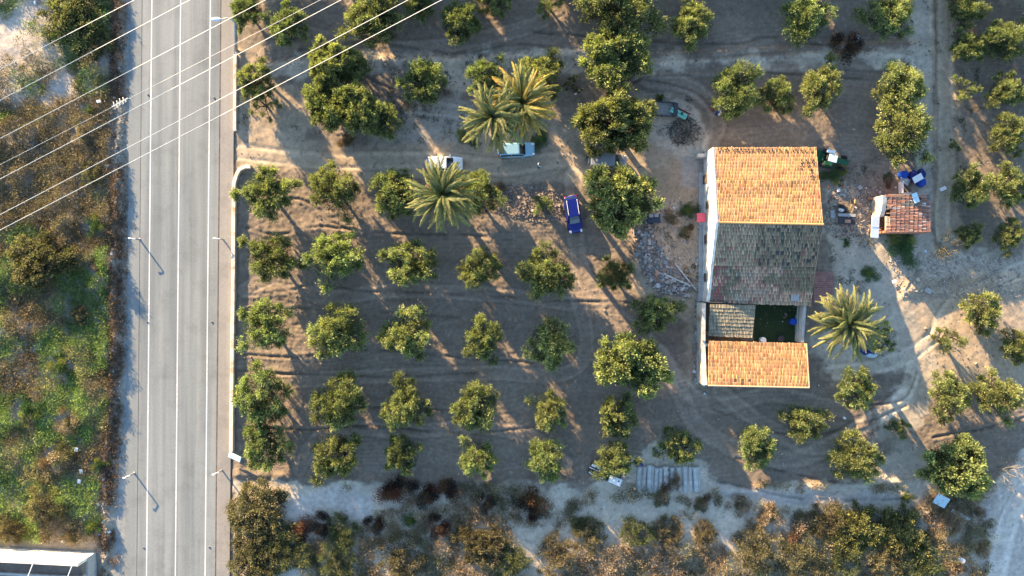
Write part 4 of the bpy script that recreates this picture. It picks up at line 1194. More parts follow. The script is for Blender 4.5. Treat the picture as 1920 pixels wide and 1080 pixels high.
# lean-to roof of red sheeting east of the house
def corrugated(name, A, B, C, D, n, m, parent):
    A, B, C, D = map(Vector, (A, B, C, D)); b = MB(); nn = n * 6
    vs = []
    for i in range(nn + 1):
        u = i / nn; z = .035 * math.sin(2 * math.pi * i / 6)
        vs += [A.lerp(B, u) + Vector((0, 0, z)), D.lerp(C, u) + Vector((0, 0, z)), A.lerp(B, u) + Vector((0, 0, z - .02)), D.lerp(C, u) + Vector((0, 0, z - .02))]
    fs = []
    for i in range(nn):
        k = 4 * i; fs += [(k, k + 1, k + 5, k + 4), (k + 2, k + 6, k + 7, k + 3), (k, k + 4, k + 6, k + 2), (k + 1, k + 3, k + 7, k + 5)]
    b.add(vs, fs); return b.build(name, m, parent)
lt = empty('lean_to', (35, 0, 0), 0, 'lean-to with faded red sheet roof against the right side of the farmhouse', 'lean-to')
def L_(v): return Vector(v) - Vector((35, 0, 0))
lz = 2.5
A, B, C, D = P(1526, 510, lz + .25), P(1526, 567, lz + .25), P(1560, 567, lz), P(1563, 510, lz)
corrugated('roof_sheet', L_(A), L_(B), L_(C), L_(D), 15, mat('faded_red_sheet', (.22, .115, .10), .8, var=.35, scale=1.5), lt)
for p in (C, D, D.lerp(C, .5)):
    b = MB(); q = L_(p); b.tube([(q.x - .12, q.y * .96, -.2), (q.x - .12, q.y * .96, lz - .06)], .06, 6); b.build('post', M_wood, lt)
b = MB(); q = L_(D); q2 = L_(C); b.loft([[(q.x - .2, q.y - .3, -.3), (q.x - .2, q.y - .3, lz - .1), (q.x - .05, q.y - .3, lz - .1), (q.x - .05, q.y - .3, -.3)], [(q2.x - .2, q2.y + .3, -.3), (q2.x - .2, q2.y + .3, lz - .1), (q2.x - .05, q2.y + .3, lz - .1), (q2.x - .05, q2.y + .3, -.3)]]); b.build('wall', M_brick, lt)

# courtyard and lower barn
barn = empty('barn', (28, -9, 0), 0, 'low barn with one sunlit orange tiled slope below the courtyard', 'barn')
def Bn(v): return Vector(v) - Vector((28, -9, 0))
bl, br_, cr_, cl_ = P(1327, 722, 3.3), P(1517, 726, 3.3), P(1512, 644, 2.45), P(1328, 639, 2.45)
def col_barn(u, v, rd): return col_low(u, v, rd)
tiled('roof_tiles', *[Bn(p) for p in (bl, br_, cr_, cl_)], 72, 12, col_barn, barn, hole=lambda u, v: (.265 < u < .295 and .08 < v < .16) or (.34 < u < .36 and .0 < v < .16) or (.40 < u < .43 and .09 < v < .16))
ridge_tiles(barn, Bn(bl + Vector((0, -.05, .05))), Bn(br_ + Vector((0, -.05, .05))), 30, (.50, .34, .22), .09, 'verge_tile')
ridge_tiles(barn, Bn(br_ + Vector((0, 0, .05))), Bn(cr_ + Vector((0, 0, .05))), 13, (.50, .34, .22), .09, 'verge_tile')
xb = bl.x - .12
wall_poly('wall', [(xb - 28 - .38, cl_.y + 9), (xb - 28 - .38, bl.y + 9)], [2.55, 3.3], .4, M_lime, barn, (1, 0, 0))
wall_poly('wall', [(br_.x - 28 - .02, cr_.y + 9 - .1), (br_.x - 28 - .02, br_.y + 9 + .1)], [2.35, 3.15], .3, M_plaster, barn, (-1, 0, 0))
wall_poly('wall', [(xb - 28 + .03, bl.y + 9 + .05), (br_.x - 28 - .33, br_.y + 9 + .05)], [3.2, 3.2], .3, M_plaster, barn, (0, 1, 0))
wall_poly('wall', [(xb - 28 + .03, cl_.y + 9 - .4), (br_.x - 28 - .33, cr_.y + 9 - .4)], [2.35, 2.35], .25, M_plaster, barn, (0, -1, 0))
yard_wall = empty('courtyard_wall', (22, -4, 0), 0, 'weathered whitewashed wall closing the left side of the courtyard', 'wall')
wall_poly('wall_body', [(xb - .40 - 22, sl_.y + 4 - .05), (xb - .40 - 22, cl_.y + 4 + .02)], [2.9, 2.75], .38, M_lime, yard_wall, (1, 0, 0))
yw2 = empty('courtyard_wall', (33, -4, 0), 0, 'narrow wall with a grey top on the palm side of the courtyard', 'wall')
e0, e1 = P(1512, 574, 2.2), P(1507, 642, 2.2)
wall_poly('wall_body', [(e0.x - 33, e0.y + 4), (e1.x - 33, e1.y + 4)], [2.2, 2.2], .28, M_conc, yw2, (-1, 0, 0))
shed_r = empty('shed_roof', (24, -3.5, 0), 0, 'grey tiled shed roof in shade on the left of the courtyard', 'shed')
def S_(v): return Vector(v) - Vector((24, -3.5, 0))
g0, g1, g2, g3 = P(1331, 570, 2.5), P(1417, 572, 2.5), P(1411, 633, 2.0), P(1328, 630, 2.0)
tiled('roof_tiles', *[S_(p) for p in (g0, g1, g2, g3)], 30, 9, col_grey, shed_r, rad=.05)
wall_poly('wall', [(g1.x - 24 - .15, g1.y + 3.5 - .1), (g2.x - 24 - .15, g2.y + 3.5 + .1)], [2.38, 1.9], .2, M_plaster, shed_r, (-1, 0, 0))
wall_poly('wall', [(g3.x - 24 + .1, g3.y + 3.5 + .15), (g2.x - 24 - .4, g2.y + 3.5 + .15)], [1.95, 1.95], .2, M_plaster, shed_r, (0, 1, 0))
# courtyard contents
def barrel(x, y, r_, h, m, label, name='barrel', cat='barrel', open_=True, group=None, z=None):
    c = P(x, y, 0); g = gz(c.x, c.y) if z is None else z
    t = empty(name, (c.x, c.y, g - .01), 0, label, cat, group)
    b = MB(); b.lathe([(r_ * .92, 0), (r_, h * .1), (r_ * 1.03, h * .33), (r_, h * .36), (r_, h * .64), (r_ * 1.03, h * .67), (r_, h * .95), (r_ * .97, h)] + ([(r_ * .85, h), (r_ * .82, h * .75)] if open_ else [(r_ * .3, h * 1.02)]), 16)
    b.build('body', m, t, True)
    b = MB(); b.lathe([(r_ * .86, h), (r_ * 1.02, h), (r_ * 1.02, h + .03), (r_ * .86, h + .03)], 16); b.build('rim', m, t, True)
    return t
barrel(1484, 603, .38, .8, M_blue, 'blue barrel in the dark courtyard beside the feeding trough')
barrel(1428, 637, .34, .7, M_white, 'white rimmed tub against the barn in the courtyard', 'tub', 'tub')
barrel(1462, 635, .38, .6, M_dark, 'dark tub on the bare courtyard patch', 'tub', 'tub')
b = MB(); c = P(1498, 615, 0)
t = empty('trough', (c.x, c.y, 0), 0, 'long pale trough with a rusty inside along the courtyard wall', 'trough')
b.box((0, 0, .25), (.9, 3.0, .5), bev=.05); b.build('basin', M_conc, t)
b = MB(); b.box((-.05, .1, .515), (.45, 2.3, .03)); b.build('rusty_lining', mat('rust', (.30, .09, .05), .9, var=.4), t)
b = MB(); c = P(1490, 590, 0); t = empty('water_pipe', (c.x, c.y, 0), 0, 'thin teal pipe frame standing at the top corner of the courtyard', 'pipe frame')
b.tube([(0, 1.4, -.1), (0, 1.4, 1.0), (0, -1.9, 1.0), (0, -1.9, -.1)], .05, 6); b.build('pipe', M_teal, t)

# tiled shed at the right
shed = empty('brick_shed', (46.5, 8.6, 0), 0, 'small broken brick shed with patchy red tiles and white sheets', 'shed')
def D_(v): return Vector(v) - Vector((46.5, 8.6, 0))
s0, s1, s2, s3 = P(1664, 364, 2.8), P(1661, 436, 2.8), P(1744, 436, 2.35), P(1744, 364, 2.35)
def col_shed(u, v, rd):
    c = pick(rd, [(.28, .13, .09), (.22, .11, .08), (.32, .17, .12), (.20, .13, .11)], .7, 1.25)
    if u < .35 and fbm(np.array([u * 5.]), np.array([v * 6.]), 1.5, 2, 9)[0] > .42: c = tuple(q * .55 for q in (.22, .22, .20))
    if rd.random() < .05: c = (.36, .33, .30)
    return c
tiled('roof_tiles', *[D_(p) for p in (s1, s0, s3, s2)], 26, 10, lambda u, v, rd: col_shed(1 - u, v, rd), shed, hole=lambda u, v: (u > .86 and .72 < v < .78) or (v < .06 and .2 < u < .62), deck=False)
b = MB()
for k in range(9):
    q0 = D_(s0.lerp(s1, (k + .5) / 9)); q1 = D_(s3.lerp(s2, (k + .5) / 9)); bm = MB(); bm.tube([q0 - Vector((0, 0, .09)), q1 - Vector((0, 0, .09))], .05, 4); bm.build('rafter', M_wood, shed)
w0, w1, w2, w3 = P(1652, 367, 0), P(1654, 440, 0), P(1737, 438, 0), P(1737, 366, 0)
W0 = D_(P(1664, 365, 2.8)); W1 = D_(P(1664, 437, 2.8)); X0 = W0.x - .55; X1 = D_(s3).x - .1; Y0 = W0.y - .02; Y1 = W1.y + .05
wall_poly('wall', [(X0 + .3, Y0), (X1, Y0)], [2.95, 2.4], .25, M_brick, shed, (0, -1, 0))
wall_poly('wall', [(X0 + .3, Y1), (X1, Y1)], [2.9, 2.4], .25, M_brick, shed, (0, 1, 0))
wall_poly('wall', [(X0, Y0 - .05), (X0, Y0 - 1.0), (X0, Y0 - 1.7), (X0, Y0 - 2.4)], [2.9, 2.7, 2.5, 2.0], .5, M_lime, shed, (1, 0, 0))
wall_poly('wall', [(X1 - .02, Y0 - .27), (X1 - .02, Y1 + .27)], [2.3, 2.3], .2, M_brick, shed, (-1, 0, 0))
b = MB(); b.box((X0 + .62, Y0 - 3.2, 2.35), (.25, 1.6, .15)); b.box((X0 + .95, Y0 - 3.2, 2.35), (.10, 1.5, .15)); b.build('broken_lintel', M_lime, shed)
def sheet(px, py, z, sx, sy, rz, m, label, tilt=(0, 0), name='sheet', cat='sheet', th=.05):
    c = P(px, py, z); t = empty(name, c, rz, label, cat)
    b = MB(); b.box((0, 0, 0), (sx, sy, th), M=Matrix.Rotation(tilt[0], 4, 'X') @ Matrix.Rotation(tilt[1], 4, 'Y'), bev=.02); b.build('panel', m, t)
    b = MB(); b.box((0, 0, th * .5 + .012), (sx * .92, .04, .02), M=Matrix.Rotation(tilt[0], 4, 'X') @ Matrix.Rotation(tilt[1], 4, 'Y')); b.build('rib', m, t)
    return t
sheet(1641, 425, 2.2, 1.05, 2.55, R(-3), M_white, 'long bright white sheet propped at the left end of the shed', (0, R(14)))
b = MB()
sheet(1717, 371, 2.78, .7, 1.15, R(20), M_lblue, 'pale blue white sheet lying on the shed roof', (0, R(6)))
sheet(1697, 338, .9, 1.15, .85, R(-33), M_grey, 'light grey board leaning beside the blue barrel', (R(-12), 0), 'board', 'board')
sheet(1721, 334, 1.35, 1.2, .75, R(30), M_white, 'white board on top of the dark blue tarpaulin heap', (R(8), 0), 'board', 'board')
sheet(1768, 354, .35, .75, .4, R(25), M_white, 'small white box lid lying across the path from the shed', (0, 0), 'lid', 'lid', .2)
barrel(1689, 329, .45, .95, M_blue, 'bright blue barrel with closed top by the grey board', open_=False)
def heap(name, px, py, sx, sy, h, m, label, cat, seed=0, rz=0):
    c = P(px, py, 0); t = empty(name, (c.x, c.y, gz(c.x, c.y) - .03), rz, label, cat); rd = random.Random(seed)
    for k in range(5):
        b = MB(); b.blob((rd.uniform(-.35, .35) * sx, rd.uniform(-.35, .35) * sy, h * rd.uniform(.25, .5)), (sx * rd.uniform(.25, .4), sy * rd.uniform(.25, .4), h * rd.uniform(.35, .55)), 9, 6, .14, rnd=rd)
        b.build('fold', m[k % len(m)], t)
    return t
heap('tarpaulin', 1716, 336, 1.8, 1.7, 1.2, [M_dblue, M_dblue, M_blue], 'dark blue tarpaulin heap beside the pale path above the shed', 'tarpaulin', 2)
heap('bin_bags', 1630, 664, 1.9, 1.5, 1.0, [M_blue, M_dblue, M_dblue, M_lblue, M_blue], 'blue sacks and crates heaped below the courtyard palm', 'sacks', 6)
heap('bags', 1336, 202, .6, .6, .6, [M_red], 'small red bag beside white bags under an olive tree', 'bag', 7)
heap('bags', 1344, 206, .9, 1.3, .6, [M_white, M_dblue, M_white, M_lblue, M_white], 'white and blue bags under the olive tree above the house', 'bags', 8)
heap('bags', 1083, 172, .8, .7, .7, [M_dark, M_white, M_dark], 'small dark and white bundle left of the big dense trees', 'bundle', 9)
# white rail frame
c = P(1688, 345, 0); t = empty('pipe_frame', (c.x, c.y, gz(c.x, c.y)), 0, 'white bent rail standing above the shed parapet', 'rail')
b = MB(); b.box((-.15, -.45, .5), (.14, 1.3, 1.0)); b.build('upright_panel', M_white, t)
b = MB(); b.box((.45, -1.15, .5), (1.1, .12, .3)); b.box((.3, .25, .7), (.9, .08, .1)); b.build('rail', M_white, t)
# ditch-side sheet, board, litter
sheet(1765, 939, .7, 1.7, 1.3, R(-28), M_lblue, 'folded pale blue white sheet over a pit in the lower right', (R(10), R(8)))
sheet(1802, 966, .18, 2.4, .42, R(-27), M_white, 'long narrow whitish board on the ground right of the folded sheet', (0, 0), 'board', 'board', .12)
sheet(1803, 1050, .5, .9, .5, R(-30), M_white, 'small white panel between straw bushes at the lower right', (0, 0), 'board', 'board', .1)
sheet(1608, 73, .25, .40, .85, R(10), M_lblue, 'white container lying by the burnt bush in the top field', (0, 0), 'container', 'container', .35)
sheet(1677, 528, .3, .5, .35, R(20), M_white, 'small white slab at the edge of the sunlit dirt right of the house', (0, 0), 'slab', 'slab', .12)
sheet(1615, 541, .35, .6, 1.0, R(30), M_wood, 'shallow wooden box on pale dirt above the courtyard palm', (0, 0), 'box', 'box', .3)
sheet(440, 857, .9, 1.6, .7, R(-20), M_lblue, 'crumpled pale blue sign panel over the lower end of the long low wall', (R(15), R(-8)), 'sign_panel', 'sign', .08)
for x, y, l, a, m in ((1268, 525, 3.6, -24, M_pipe), (1284, 519, 3.9, -51, M_pipe), (1280, 530, 2.6, -4, M_wood)):
    c = P(x, y, 0); z = gz(c.x, c.y) + .25
    t = empty('beam', (c.x, c.y, z), R(a), {-24: 'pale beam lying flat over the rubble', -51: 'long pale blue grey beam crossing the others on the rubble', -4: 'short wooden beam at the foot of the rubble'}[a], 'beam')
    b = MB(); b.box((0, 0, 0), (l, .16, .14), bev=.02); b.build('shaft', m, t); b = MB(); b.box((l / 2 - .05, 0, 0), (.08, .2, .18)); b.build('end_cap', M_grey, t)

for x, y, sx, sy, rz_, th, m_, nm, lb in ((1562, 365, 1.2, .3, 20, .08, M_wood, 'plank', 'short grey plank in the weeds above the pallets'), (1572, 357, .35, .35, 10, .3, M_white, 'crate', 'tiny white crate in the weeds beside the farmhouse'),
        (1612, 352, .45, .4, 35, .3, M_conc, 'block', 'grey concrete block on the rubble above the shed wall'), (1632, 372, .6, .35, -15, .25, M_brick, 'block', 'red brick block just left of the broken shed'),
        (1560, 402, .5, .9, 3, .5, M_grey, 'crate', 'grey metal crate left of the dark topped table'), (1722, 512, .9, .3, 40, .12, M_wood, 'plank', 'grey plank on the sunlit bank below the shed'),
        (1740, 545, .8, .5, -35, .3, M_conc, 'block', 'broken concrete block in the shade right of the sunlit bank'), (1632, 398, .8, .2, 75, .1, M_wood, 'plank', 'upright leaning plank between pallets and shed')):
    sheet(x, y, th / 2 + .05, sx, sy, R(rz_), m_, lb, (0, 0), nm, nm, th)
# lower left walled building with graffiti
lw = empty('roadside_building', P(100, 1050), 0, 'low building with a bright graffiti marked wall at the bottom left corner', 'building')
O = P(100, 1050)
def G_(v): return Vector(v) - O
ang = -.055
pA = P(-500, 1000); pB = P(180, 1035)
b = MB(); Wh = 3.9
dirw = (pB - pA).normalized(); nrmw = Vector((-dirw.y, dirw.x, 0))
def slabw(p, q, off, th, z0, z1, m, name, zz=None):
    b = MB(); a0 = G_(p) - nrmw * off; a1 = G_(q) - nrmw * off; s = nrmw * th
    b.loft([[a0 + Vector((0, 0, z0)), a0 + Vector((0, 0, z1)), a0 - s + Vector((0, 0, z1)), a0 - s + Vector((0, 0, z0))], [a1 + Vector((0, 0, z0)), a1 + Vector((0, 0, z1)), a1 - s + Vector((0, 0, z1)), a1 - s + Vector((0, 0, z0))]])
    return b.build(name, m, lw)
slabw(pA, pB, 0, .35, -.3, Wh, M_plaster, 'wall')
slabw(pA, pB - dirw * .1, .36, 1.5, -.3, Wh - 1.2, mat('brown_floor', (.16, .125, .10), .9, var=.3, scale=1), 'terrace')
slabw(pA, pB - dirw * .05, 1.87, .25, -.3, Wh - .9, M_conc, 'back_wall')
b = MB(); e = G_(pB) ; b.loft([[e + Vector((.02, -.02, -.3)), e + Vector((.02, -.02, 2.0)), e + Vector((-.25, -.02, 2.0)), e + Vector((-.25, -.02, -.3))], [e + Vector((.4, -6.5, -.3)), e + Vector((.4, -6.5, 2.0)), e + Vector((.12, -6.5, 2.0)), e + Vector((.12, -6.5, -.3))]]); b.build('side_wall', M_conc, lw)
for k in range(5):
    q = G_(pB) - dirw * (.6 + 4.4 * k) - nrmw * .17
    b = MB(); b.tube([q + Vector((0, 0, Wh)), q + Vector((0, 0, Wh + .1)), q - nrmw * 1.5 + Vector((-.5, 0, Wh + .1))], .05, 6); b.build('bracket', M_white, lw)
rd = random.Random(4)
g = MB()
for k, (u, v) in enumerate([(4.0, .8), (5.2, 1.3), (8.0, .9), (8.5, 1.2), (9.1, 1.5), (9.6, 1.2), (10.2, 1.6), (10.7, 1.3), (11.2, 1.6)]):
    q = G_(pB) - dirw * (u - 0) + nrmw * .012 + Vector((0, 0, v + .2))
    pts = [(-.35, .25), (.05, .28), (.0, -.1), (-.15, -.45)]
    pp = [q + dirw * a_ + Vector((0, 0, c_)) for a_, c_ in pts]
    g.tube(pp, .02, 4)
g.build('graffiti', mat('graffiti_paint', (.25, .30, .31), .8), lw)

# ------------------------------------------------------------------ vehicles
def carmat(name, c): return mat(name, c, .28, metal=.1, var=.04, bump=0, spec=.6)
def wheel(parent, x, y, r_, w_, hubm):
    b = MB(); n = 16; rings = []
    for yy, rr in ((-w_ / 2, r_ * .8), (-w_ / 2, r_ * .95), (-w_ * .3, r_), (w_ * .3, r_), (w_ / 2, r_ * .95), (w_ / 2, r_ * .8)):
        rings.append([(x + rr * math.cos(2 * math.pi * k / n), y + yy, r_ + rr * math.sin(2 * math.pi * k / n)) for k in range(n)])
    b.loft(rings); wo = b.build('wheel', M_rubber, parent)
    b = MB(); sy = w_ / 2 + .005 if y > 0 else -w_ / 2 - .005
    b.loft([[(x + rr * math.cos(2 * math.pi * k / 10), y + sy + d, r_ + rr * math.sin(2 * math.pi * k / 10)) for k in range(10)] for rr, d in ((r_ * .7, 0), (r_ * .45, .01 * (1 if y > 0 else -1)))])
    b.build('rim', hubm, wo)

def car(px, py, ang, L, Wd, Ht, m, kind, label, name='parked_car', rails=False):
    """front of the car points along +x"""
    c = P(px, py, .7); t = empty(name, (c.x, c.y, gz(c.x, c.y) - .02), ang, label, 'van' if kind == 'van' else 'car', 'cars parked on the farm')
    h = Wd / 2; belt = Ht * .60 if kind != 'van' else Ht * .5; hl = L / 2
    hoodz = belt * (.93 if kind != 'van' else .98)
    # stations: x, half width, top z, bottom z
    st = [(-hl, h * .70, belt * .80, .38), (-hl + .06, h * .84, belt * .92, .28), (-hl + .22, h * .95, belt, .22), (-hl * .5, h, belt + .01, .18), (0, h, belt, .18), (hl * .40, h, belt * .99, .18),
          (hl * .62, h * .98, hoodz, .2), (hl * .82, h * .93, hoodz * .93, .22), (hl * .94, h * .80, hoodz * .84, .25), (hl, h * .58, hoodz * .66, .32)]
    b = MB(); rings = []
    for x, w_, zt, zb in st:
        rings.append([(x, -w_ * .86, zb), (x, -w_, zb + .12), (x, -w_ * 1.0, zt * .62), (x, -w_ * .985, zt - .14), (x, -w_ * .93, zt - .035), (x, -w_ * .80, zt), (x, -w_ * .35, zt + .03),
                      (x, w_ * .35, zt + .03), (x, w_ * .80, zt), (x, w_ * .93, zt - .035), (x, w_ * .985, zt - .14), (x, w_, zt * .62), (x, w_, zb + .12), (x, w_ * .86, zb)])
    b.loft(rings); b.build('body', m, t, True)
    if kind == 'hatch': g0, g1, r0, r1 = -hl + .18, hl * .50, -hl * .80, hl * .12
    elif kind == 'wagon': g0, g1, r0, r1 = -hl + .12, hl * .50, -hl * .86, hl * .14
    elif kind == 'van': g0, g1, r0, r1 = -hl + .05, hl * .62, -hl + .15, hl * .30
    else: g0, g1, r0, r1 = -hl * .66, hl * .48, -hl * .40, hl * .10
    wb, wr = h * .90, h * .74 if kind != 'van' else h * .84
    b = MB()
    gl = []
    for z, x0, x1, w_ in ((belt - .03, g0, g1, wb), ((belt + Ht) / 2, g0 * .45 + r0 * .55, g1 * .45 + r1 * .55, (wb + wr) / 2 + .02), (Ht - .07, r0 + .02, r1 - .02, wr)):
        gl.append([(x0, -w_ * .90, z), (x0 + .10, -w_, z), (x1 - .22, -w_, z), (x1, -w_ * .72, z), (x1 + .03, 0, z), (x1, w_ * .72, z), (x1 - .22, w_, z), (x0 + .10, w_, z), (x0, w_ * .90, z)])
    b.loft(gl); b.build('windows', M_glass, t, False)
    b = MB(); rr = []
    for z, k in ((Ht - .085, 1.0), (Ht - .03, 1.0), (Ht, .9)):
        w_ = wr * (1.04 if k == 1 else .86); x0, x1 = r0 - .04 + (1 - k) * 1.0, r1 + .05 - (1 - k) * 1.2
        rr.append([(x0, -w_ * .86, z), (x0 + .10, -w_, z), (x1 - .12, -w_, z), (x1, -w_ * .8, z), (x1, w_ * .8, z), (x1 - .12, w_, z), (x0 + .10, w_, z), (x0, w_ * .86, z)])
    b.loft(rr); b.build('roof', m, t, False)
    # pillars, mirrors, lamps, wheels
    for sy in (-1, 1):
        b = MB(); b.tube([(g1 - .10, sy * wb * .90, belt - .02), (r1, sy * wr * .93, Ht - .06)], .038, 5); b.tube([(g0 + .05, sy * wb * .96, belt - .02), (r0 + .02, sy * wr * .95, Ht - .06)], .05, 5)
        xm = (g0 + g1) / 2 - .1; b.tube([(xm, sy * (wb + .01), belt), (xm, sy * (wr + .012), Ht - .07)], .035, 5)
        b.build('pillar', m, t)
        b = MB(); b.box((g1 - .38, sy * (h + .10), belt + .02), (.14, .24, .15), bev=.03); b.build('mirror', m, t)
        b = MB(); b.blob((hl * .90, sy * h * .68, hoodz * .86), (.24, .16, .07), 8, 5); b.build('headlight', M_lamp, t, True)
        b = MB(); b.box((-hl + .07, sy * h * .74, belt * .86), (.14, .28, .18), bev=.03); b.build('tail_light', M_tail, t)
        if rails:
            b = MB(); b.tube([(r0 + .15, sy * wr * .88, Ht - .03), (r0 + .22, sy * wr * .9, Ht + .05), (r1 - .25, sy * wr * .9, Ht + .05), (r1 - .12, sy * wr * .88, Ht - .03)], .03, 5); b.build('roof_rail', M_white, t)
        for xx in (-hl * .62, hl * .60): wheel(t, xx, sy * (h - .11), .32, .22, M_grey)
    b = MB(); b.box((-hl - .01, 0, .5), (.08, .52, .12)); b.build('number_plate', M_white, t)
    return t
car(1075, 402, R(-81), 4.35, 1.82, 1.55, carmat('deep_blue_paint', (.004, .009, .15)), 'hatch', 'dark blue car with silver roof rails parked left of a big dense tree', rails=True)
car(833, 307, R(0), 4.3, 1.75, 1.45, carmat('white_car_paint', (.78, .80, .82)), 'hatch', 'white car half hidden under the fronds of the bright palm')
car(968, 281, R(3), 4.3, 1.72, 1.45, carmat('pale_blue_paint', (.24, .42, .52)), 'wagon', 'pale blue estate car under the leaning palm')
car(1140, 302, R(-2), 4.4, 1.75, 1.75, carmat('silver_paint', (.24, .26, .28)), 'van', 'silver grey van tucked beneath a big dense tree', name='parked_van')

# tractor
def tractor():
    c = P(1558, 302, 0); t = empty('tractor', (c.x, c.y, gz(c.x, c.y)), R(-14), 'green tractor with pale blue canopy at the top right corner of the farmhouse', 'tractor')
    b = MB(); b.box((.85, 0, .95), (1.5, .62, .6), bev=.08); b.build('bonnet', M_dgreen, t)
    b = MB(); b.box((.1, 0, .62), (2.6, .4, .35), bev=.05); b.build('chassis', M_dark, t)
    b = MB(); b.box((-.75, 0, .98), (.5, .5, .12), bev=.04); b.box((-.98, 0, 1.22), (.1, .5, .45), bev=.03); b.build('seat', M_dark, t)
    b = MB(); b.tube([(1.2, .2, 1.2), (1.2, .2, 1.9)], .04, 6); b.build('exhaust', M_dark, t)
    b = MB(); n = 12; b.tube([(-.25 + .0 * k, .2 * math.cos(2 * math.pi * k / n), 1.35 + .2 * math.sin(2 * math.pi * k / n)) for k in range(n + 1)], .02, 4); b.tube([(-.25, 0, 1.35), (.15, 0, 1.15)], .025, 4); b.build('steering_wheel', M_dark, t)
    b = MB(); b.box((-.55, -.15, 2.05), (1.0, .85, .06), bev=.03); b.build('canopy', M_lblue, t)
    for sx in (-1.05, -.2):
        for sy in (-.5, .3):
            b = MB(); b.tube([(sx, sy, .9), (sx, sy, 2.03)], .03, 5); b.build('canopy_post', M_dark, t)
    for sy in (-1, 1):
        wheel(t, -.75, sy * .78, .68, .42, M_dgreen); wheel(t, 1.25, sy * .68, .38, .28, M_dgreen)
        b = MB(); b.box((-.75, sy * .72, 1.42), (.95, .4, .07), bev=.03); b.box((-.28, sy * .72, 1.25), (.07, .4, .35)); b.build('mudguard', M_dgreen if sy < 0 else M_white, t)
    b = MB(); b.box((-1.75, 0, .5), (.9, 1.6, .10), bev=.03); b.box((-1.35, 0, .8), (.10, .9, .6)); b.build('rear_hitch_frame', M_dgreen, t)
tractor()
# low trailer and seed drill
c = P(1243, 207, 0); t = empty('trailer', (c.x, c.y, gz(c.x, c.y)), R(-4), 'flat grey trailer parked against the big dense tree, beside the green implement', 'trailer')
b = MB(); b.box((0, 0, .62), (2.2, 1.5, .08)); b.build('bed', mat('weathered_deck', (.20, .19, .17), .85), t)
for sy in (-.8, .8):
    b = MB(); b.box((0, sy, .78), (2.6, .07, .3)); b.build('side_rail', M_dark, t)
    wheel(t, .1, sy * .9, .33, .2, M_grey)
b = MB(); b.box((1.3, 0, .8), (.5, 1.5, .4)); b.build('toolbox', M_dark, t)
b = MB(); b.tube([(-1.1, 0, .55), (-2.2, 0, .45)], .06, 6); b.build('drawbar', M_dark, t)
c = P(1270, 214, 0); t = empty('seed_drill', (c.x, c.y, gz(c.x, c.y)), R(-27), 'pale green farm implement with a dark red bar beside the grey trailer', 'implement')
b = MB(); b.box((0, -.1, .75), (2.1, .62, .45), bev=.06); b.build('hopper', M_teal, t)
b = MB(); b.box((0, -.1, .99), (1.9, .05, .04)); b.box((.35, .02, 1.0), (.28, .35, .05)); b.build('lid_hinge', M_dgreen, t)
b = MB(); b.box((.2, .46, .7), (2.2, .16, .16), bev=.03); b.build('red_bar', mat('dark_red_bar', (.10, .02, .025), .6), t)
for k in range(7):
    b = MB(); b.tube([(-.9 + .3 * k, -.5, .5), (-.9 + .3 * k, -.62, .05)], .025, 5); b.build('tine', M_dark, t)
for sy in (-1.15, 1.15):
    bb = MB(); n = 12
    bb.loft([[(sy + d, .0 + .34 * math.cos(2 * math.pi * k / n), .34 + .34 * math.sin(2 * math.pi * k / n)) for k in range(n)] for d in (-.07, .07)]); bb.build('wheel', M_rubber, t)
# brush and scrap pile
def sticks(name, px, py, rx, ry, n, label, cat, seed, cols, ln=(.5, 1.6), h=.7):
    rd = random.Random(seed); c = P(px, py, 0); t = empty(name, (c.x, c.y, gz(c.x, c.y)), 0, label, cat); b = MB()
    for k in range(n):
        a = rd.uniform(0, 6.28); q = math.sqrt(rd.random()); p = Vector((math.cos(a) * rx * q, math.sin(a) * ry * q, rd.uniform(.02, h) * (1.1 - q)))
        a2 = rd.uniform(0, 6.28); d = Vector((math.cos(a2), math.sin(a2), rd.uniform(-.15, .35))).normalized() * rd.uniform(*ln)
        b.tube([p - d / 2, p + d / 2], [rd.uniform(.015, .04), .01], 4, col=pick(rd, cols))
    o = b.build('branches', M_vc, t, False, True); o['kind'] = 'stuff'; return t
sticks('brush_pile', 1283, 246, 1.9, 1.6, 260, 'dark tangled heap of brushwood and scrap below the green implement', 'brush pile', 3, [(.05, .045, .035), (.08, .07, .055), (.20, .17, .13), (.04, .05, .05)])
sticks('brush_pile', 1590, 395, 1.3, 1.2, 60, 'loose sticks heaped on the wooden pallets', 'sticks', 5, [(.22, .17, .10), (.30, .24, .15)], h=.9)
# pallets
def pallet(px, py, z, rz, label, sx=1.3, sy=1.1):
    c = P(px, py, z); t = empty('pallet', (c.x, c.y, gz(c.x, c.y) + z), rz, label, 'pallet', 'pallets and timber beside the farmhouse')
    for k in range(7):
        b = MB(); b.box((0, -sy / 2 + sy * (k + .5) / 7, .12), (sx, sy / 7 * .62, .025)); b.build('slat', M_wood, t)
    for k in range(3):
        b = MB(); b.box((-sx / 2 + sx * (k + .5) / 3, 0, .055), (.1, sy, .09)); b.build('bearer', M_wood, t)
pallet(1594, 385, .0, R(3), 'wooden pallet at the upper right of the pallet stack by the farmhouse')
pallet(1578, 388, .0, R(-2), 'wooden pallet at the upper left of the pallet stack by the farmhouse')
pallet(1598, 400, .0, R(-4), 'wooden pallet at the lower right of the pallet stack by the farmhouse')
pallet(1590, 392, .17, R(6), 'wooden pallet lying topmost in the middle of the stack by the farmhouse')
sheet(1563, 381, .4, .9, .6, R(5), M_wood, 'brown board at the left end of the pallets', (0, 0), 'board', 'board')
sheet(1606, 378, .4, .45, .45, 0, mat('cardboard', (.42, .26, .14), .9), 'small orange brown box at the top of the pallets', (0, 0), 'box', 'box', .35)
